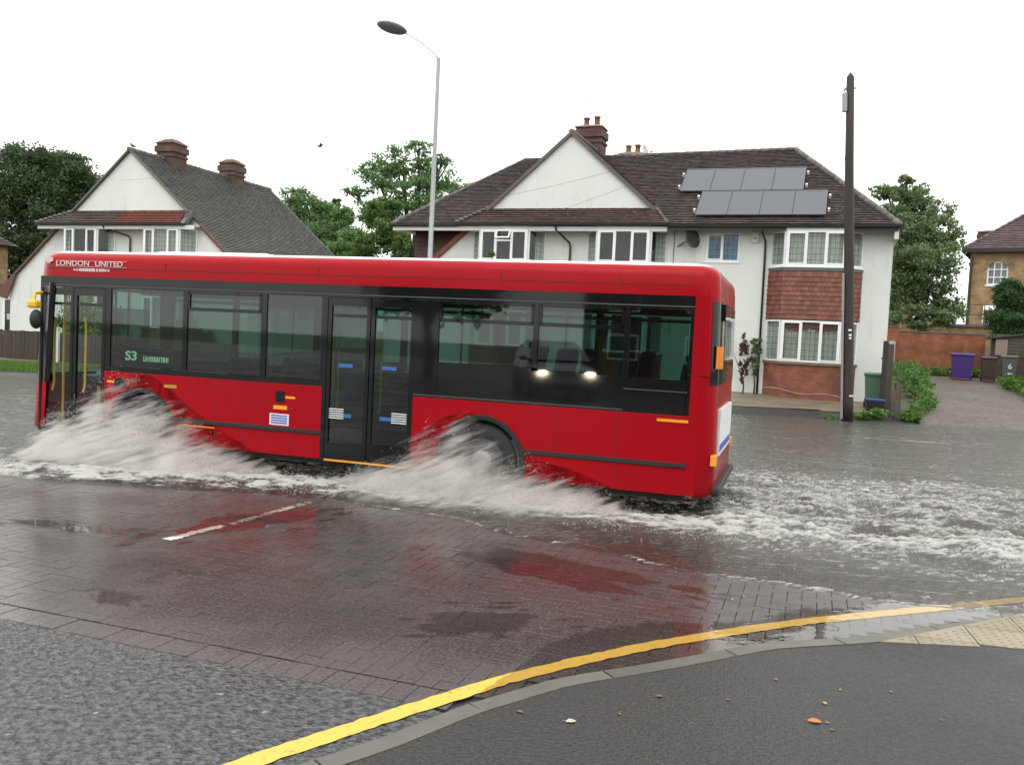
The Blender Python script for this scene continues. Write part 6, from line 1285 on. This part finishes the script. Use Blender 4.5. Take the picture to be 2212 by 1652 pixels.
FS, FH = [-6.5, -6.3, -6.1, -5.9, -5.65, -5.4, -5.1, -4.8, -4.5, -4.2, -3.9, -3.5, -3.0], [.10, .50, .84, .92, .92, 1.05, 1.10, .95, .76, .60, .46, .30, .10]
RS, RH = [-2.3, -1.9, -1.5, -1.1, -.8, -.5, -.2, .1, .4, .7, 1.0, 1.3, 1.6], [.08, .22, .44, .68, .88, .94, .76, .56, .47, .43, .35, .24, .06]
spray_volume('front_wheel_splash', FS, FH, 14, R(18), 1, 'white spray fanning up from the front wheel of the bus', 1.15)
spray_volume('rear_wheel_splash', RS, RH, 13, R(24), 2, 'white spray sheet thrown up by the rear wheel of the bus', .95)
P, D, ln, wd = plume(9000, FS, [h_*1.12 for h_ in FH], -5.6, -5.2, .95, 3, .5)
drops('flying_drops', P, D, ln*.30, wd*.42, 'fine water drops flying off the front wheel spray')
P, D, ln, wd = plume(7000, RS, [h_*1.15 for h_ in RH], -1.0, -.35, .85, 9, .4)
drops('flying_drops', P, D, ln*.30, wd*.42, 'fine water drops flying off the rear wheel spray')
# foam clots and drops thrown along the wash and in the wake
r = np.random.default_rng(5); n = 30000
s = r.uniform(-9, 3.0, n); yb = np.interp(s, [-9, -7, -5.3, -4, -2.45, -1.3, 2, 5], [-1.9, -1.8, -1.5, -.95, -.5, -.45, -.40, -.2])+r.normal(0, .30, n); nz = fbm(s*4, yb*6, 4, 77); k = nz > .5
z = .05+np.abs(r.normal(0, .04, n))*(.3+1.6*(nz-.4)); P = np.stack([s, yb, z], -1)[k]; D = (np.array([[.7, -.3, .25]])+r.normal(size=(n, 3))*.4)[k]; big = r.random(len(P))**3
drops('wash_foam', P, D, .004+.010*big, .003+.0055*big, 'broken white foam tumbling along the side of the bus')
n = 14000; s = 2.1+r.exponential(3.2, n); yb = 1.9+r.normal(0, 1.45, n); nz = fbm(s*2.6, yb*5, 4, 79); k = (nz > .54) & (s < 13); z = .05+np.abs(r.normal(0, .05, n))*np.exp(-(s-2)/6)*(.3+2.2*(nz-.4))+.02*np.exp(-(s-2)/5)
P = np.stack([s, yb, z], -1)[k]; D = (np.array([[1., 0, .1]])+r.normal(size=(n, 3))*.45)[k]; big = r.random(len(P))**3
drops('wake_foam', P, D, .004+.011*big, .003+.006*big, 'churned foam clots in the wake behind the bus')

# ================================================================= CAR waiting on the side road (its headlamps glint in the bus panels)
car = thing('waiting_car', 'dark blue car waiting on the side road with headlamps lit', 'car', (-8.65, -4.65, 0), R(136)); car.scale = (1.25, 1.25, 1.25)
M['carpaint'] = pm('dark_blue_paint', (.018, .024, .045), .25, coat=.5)
sec = [(-.02, .34, .62, .60, .0), (.12, .24, .74, .74, .0), (.5, .2, .86, .82, .0), (1.05, .2, .95, .85, .0), (1.2, .2, .99, .86, .0), (3.3, .2, 1.02, .86, .0), (3.75, .22, 1.0, .84, .0), (3.98, .34, .9, .74, .0)]
def ring_(y, z0_, z1_, hw_): return [(-hw_*.92, y, z0_), (-hw_, y, z0_+.15), (-hw_, y, (z0_+z1_)/2+.1), (-hw_*.94, y, z1_-.05), (-hw_*.7, y, z1_), (hw_*.7, y, z1_), (hw_*.94, y, z1_-.05), (hw_, y, (z0_+z1_)/2+.1), (hw_, y, z0_+.15), (hw_*.92, y, z0_)]
b = MB(); b.loft([ring_(y, a_, c_, w_) for y, a_, c_, w_, _ in sec], cap=True); b.f.append(tuple(range(10))[::-1]); cbody = b.build('body', M['carpaint'], car, smooth=False, bevel=.03)
b = MB(); b.loft([[(-w_, y, z), (w_, y, z), (w_, y2, z), (-w_, y2, z)] for z, w_, y, y2 in ((.98, .80, 1.0, 3.85), (1.25, .72, 1.45, 3.7), (1.42, .60, 1.85, 3.45))]); b.build('window_glass', pm('car_glass', (.012, .014, .015), .04), car)
MB().loft([[(-w_, y, z), (w_, y, z), (w_, y2, z), (-w_, y2, z)] for z, w_, y, y2 in ((1.421, .61, 1.83, 3.47), (1.47, .52, 2.0, 3.35))], cap=True).build('roof', M['carpaint'], car, bevel=.02)
for x_ in (-.60, .60):
    o = MB().ell((0, 0, 0), (.16, .07, .075), 14, 8).build('headlight', emis('lit_headlamp', (1, .86, .62), 90), car, smooth=True); o.location = (x_, .06, .66)
    for y_ in (.75, 3.15):
        t_ = MB().lathe([(.17, -.1), (.28, -.11), (.31, -.08), (.31, .08), (.28, .11), (.17, .1)], axis='x', n=24).build('wheel', M['tyre'], car, smooth=True); t_.location = (x_*1.28, y_, .31); MB().lathe([(.001, -.11), (.19, -.11), (.19, .11), (.001, .11)], axis='x', n=20).build('rim', M['rim'], t_)
MB().box(-.42, .42, -.05, .02, .45, .56).build('number_plate', M['print_white'], car); MB().box(-.5, .5, -.02, .06, .28, .42).build('grille', M['black'], car)
for x_ in (-.92, .92): MB().ell((x_, 1.35, 1.0), (.10, .06, .07), 10, 6).build('door_mirror', M['carpaint'], car, smooth=True)
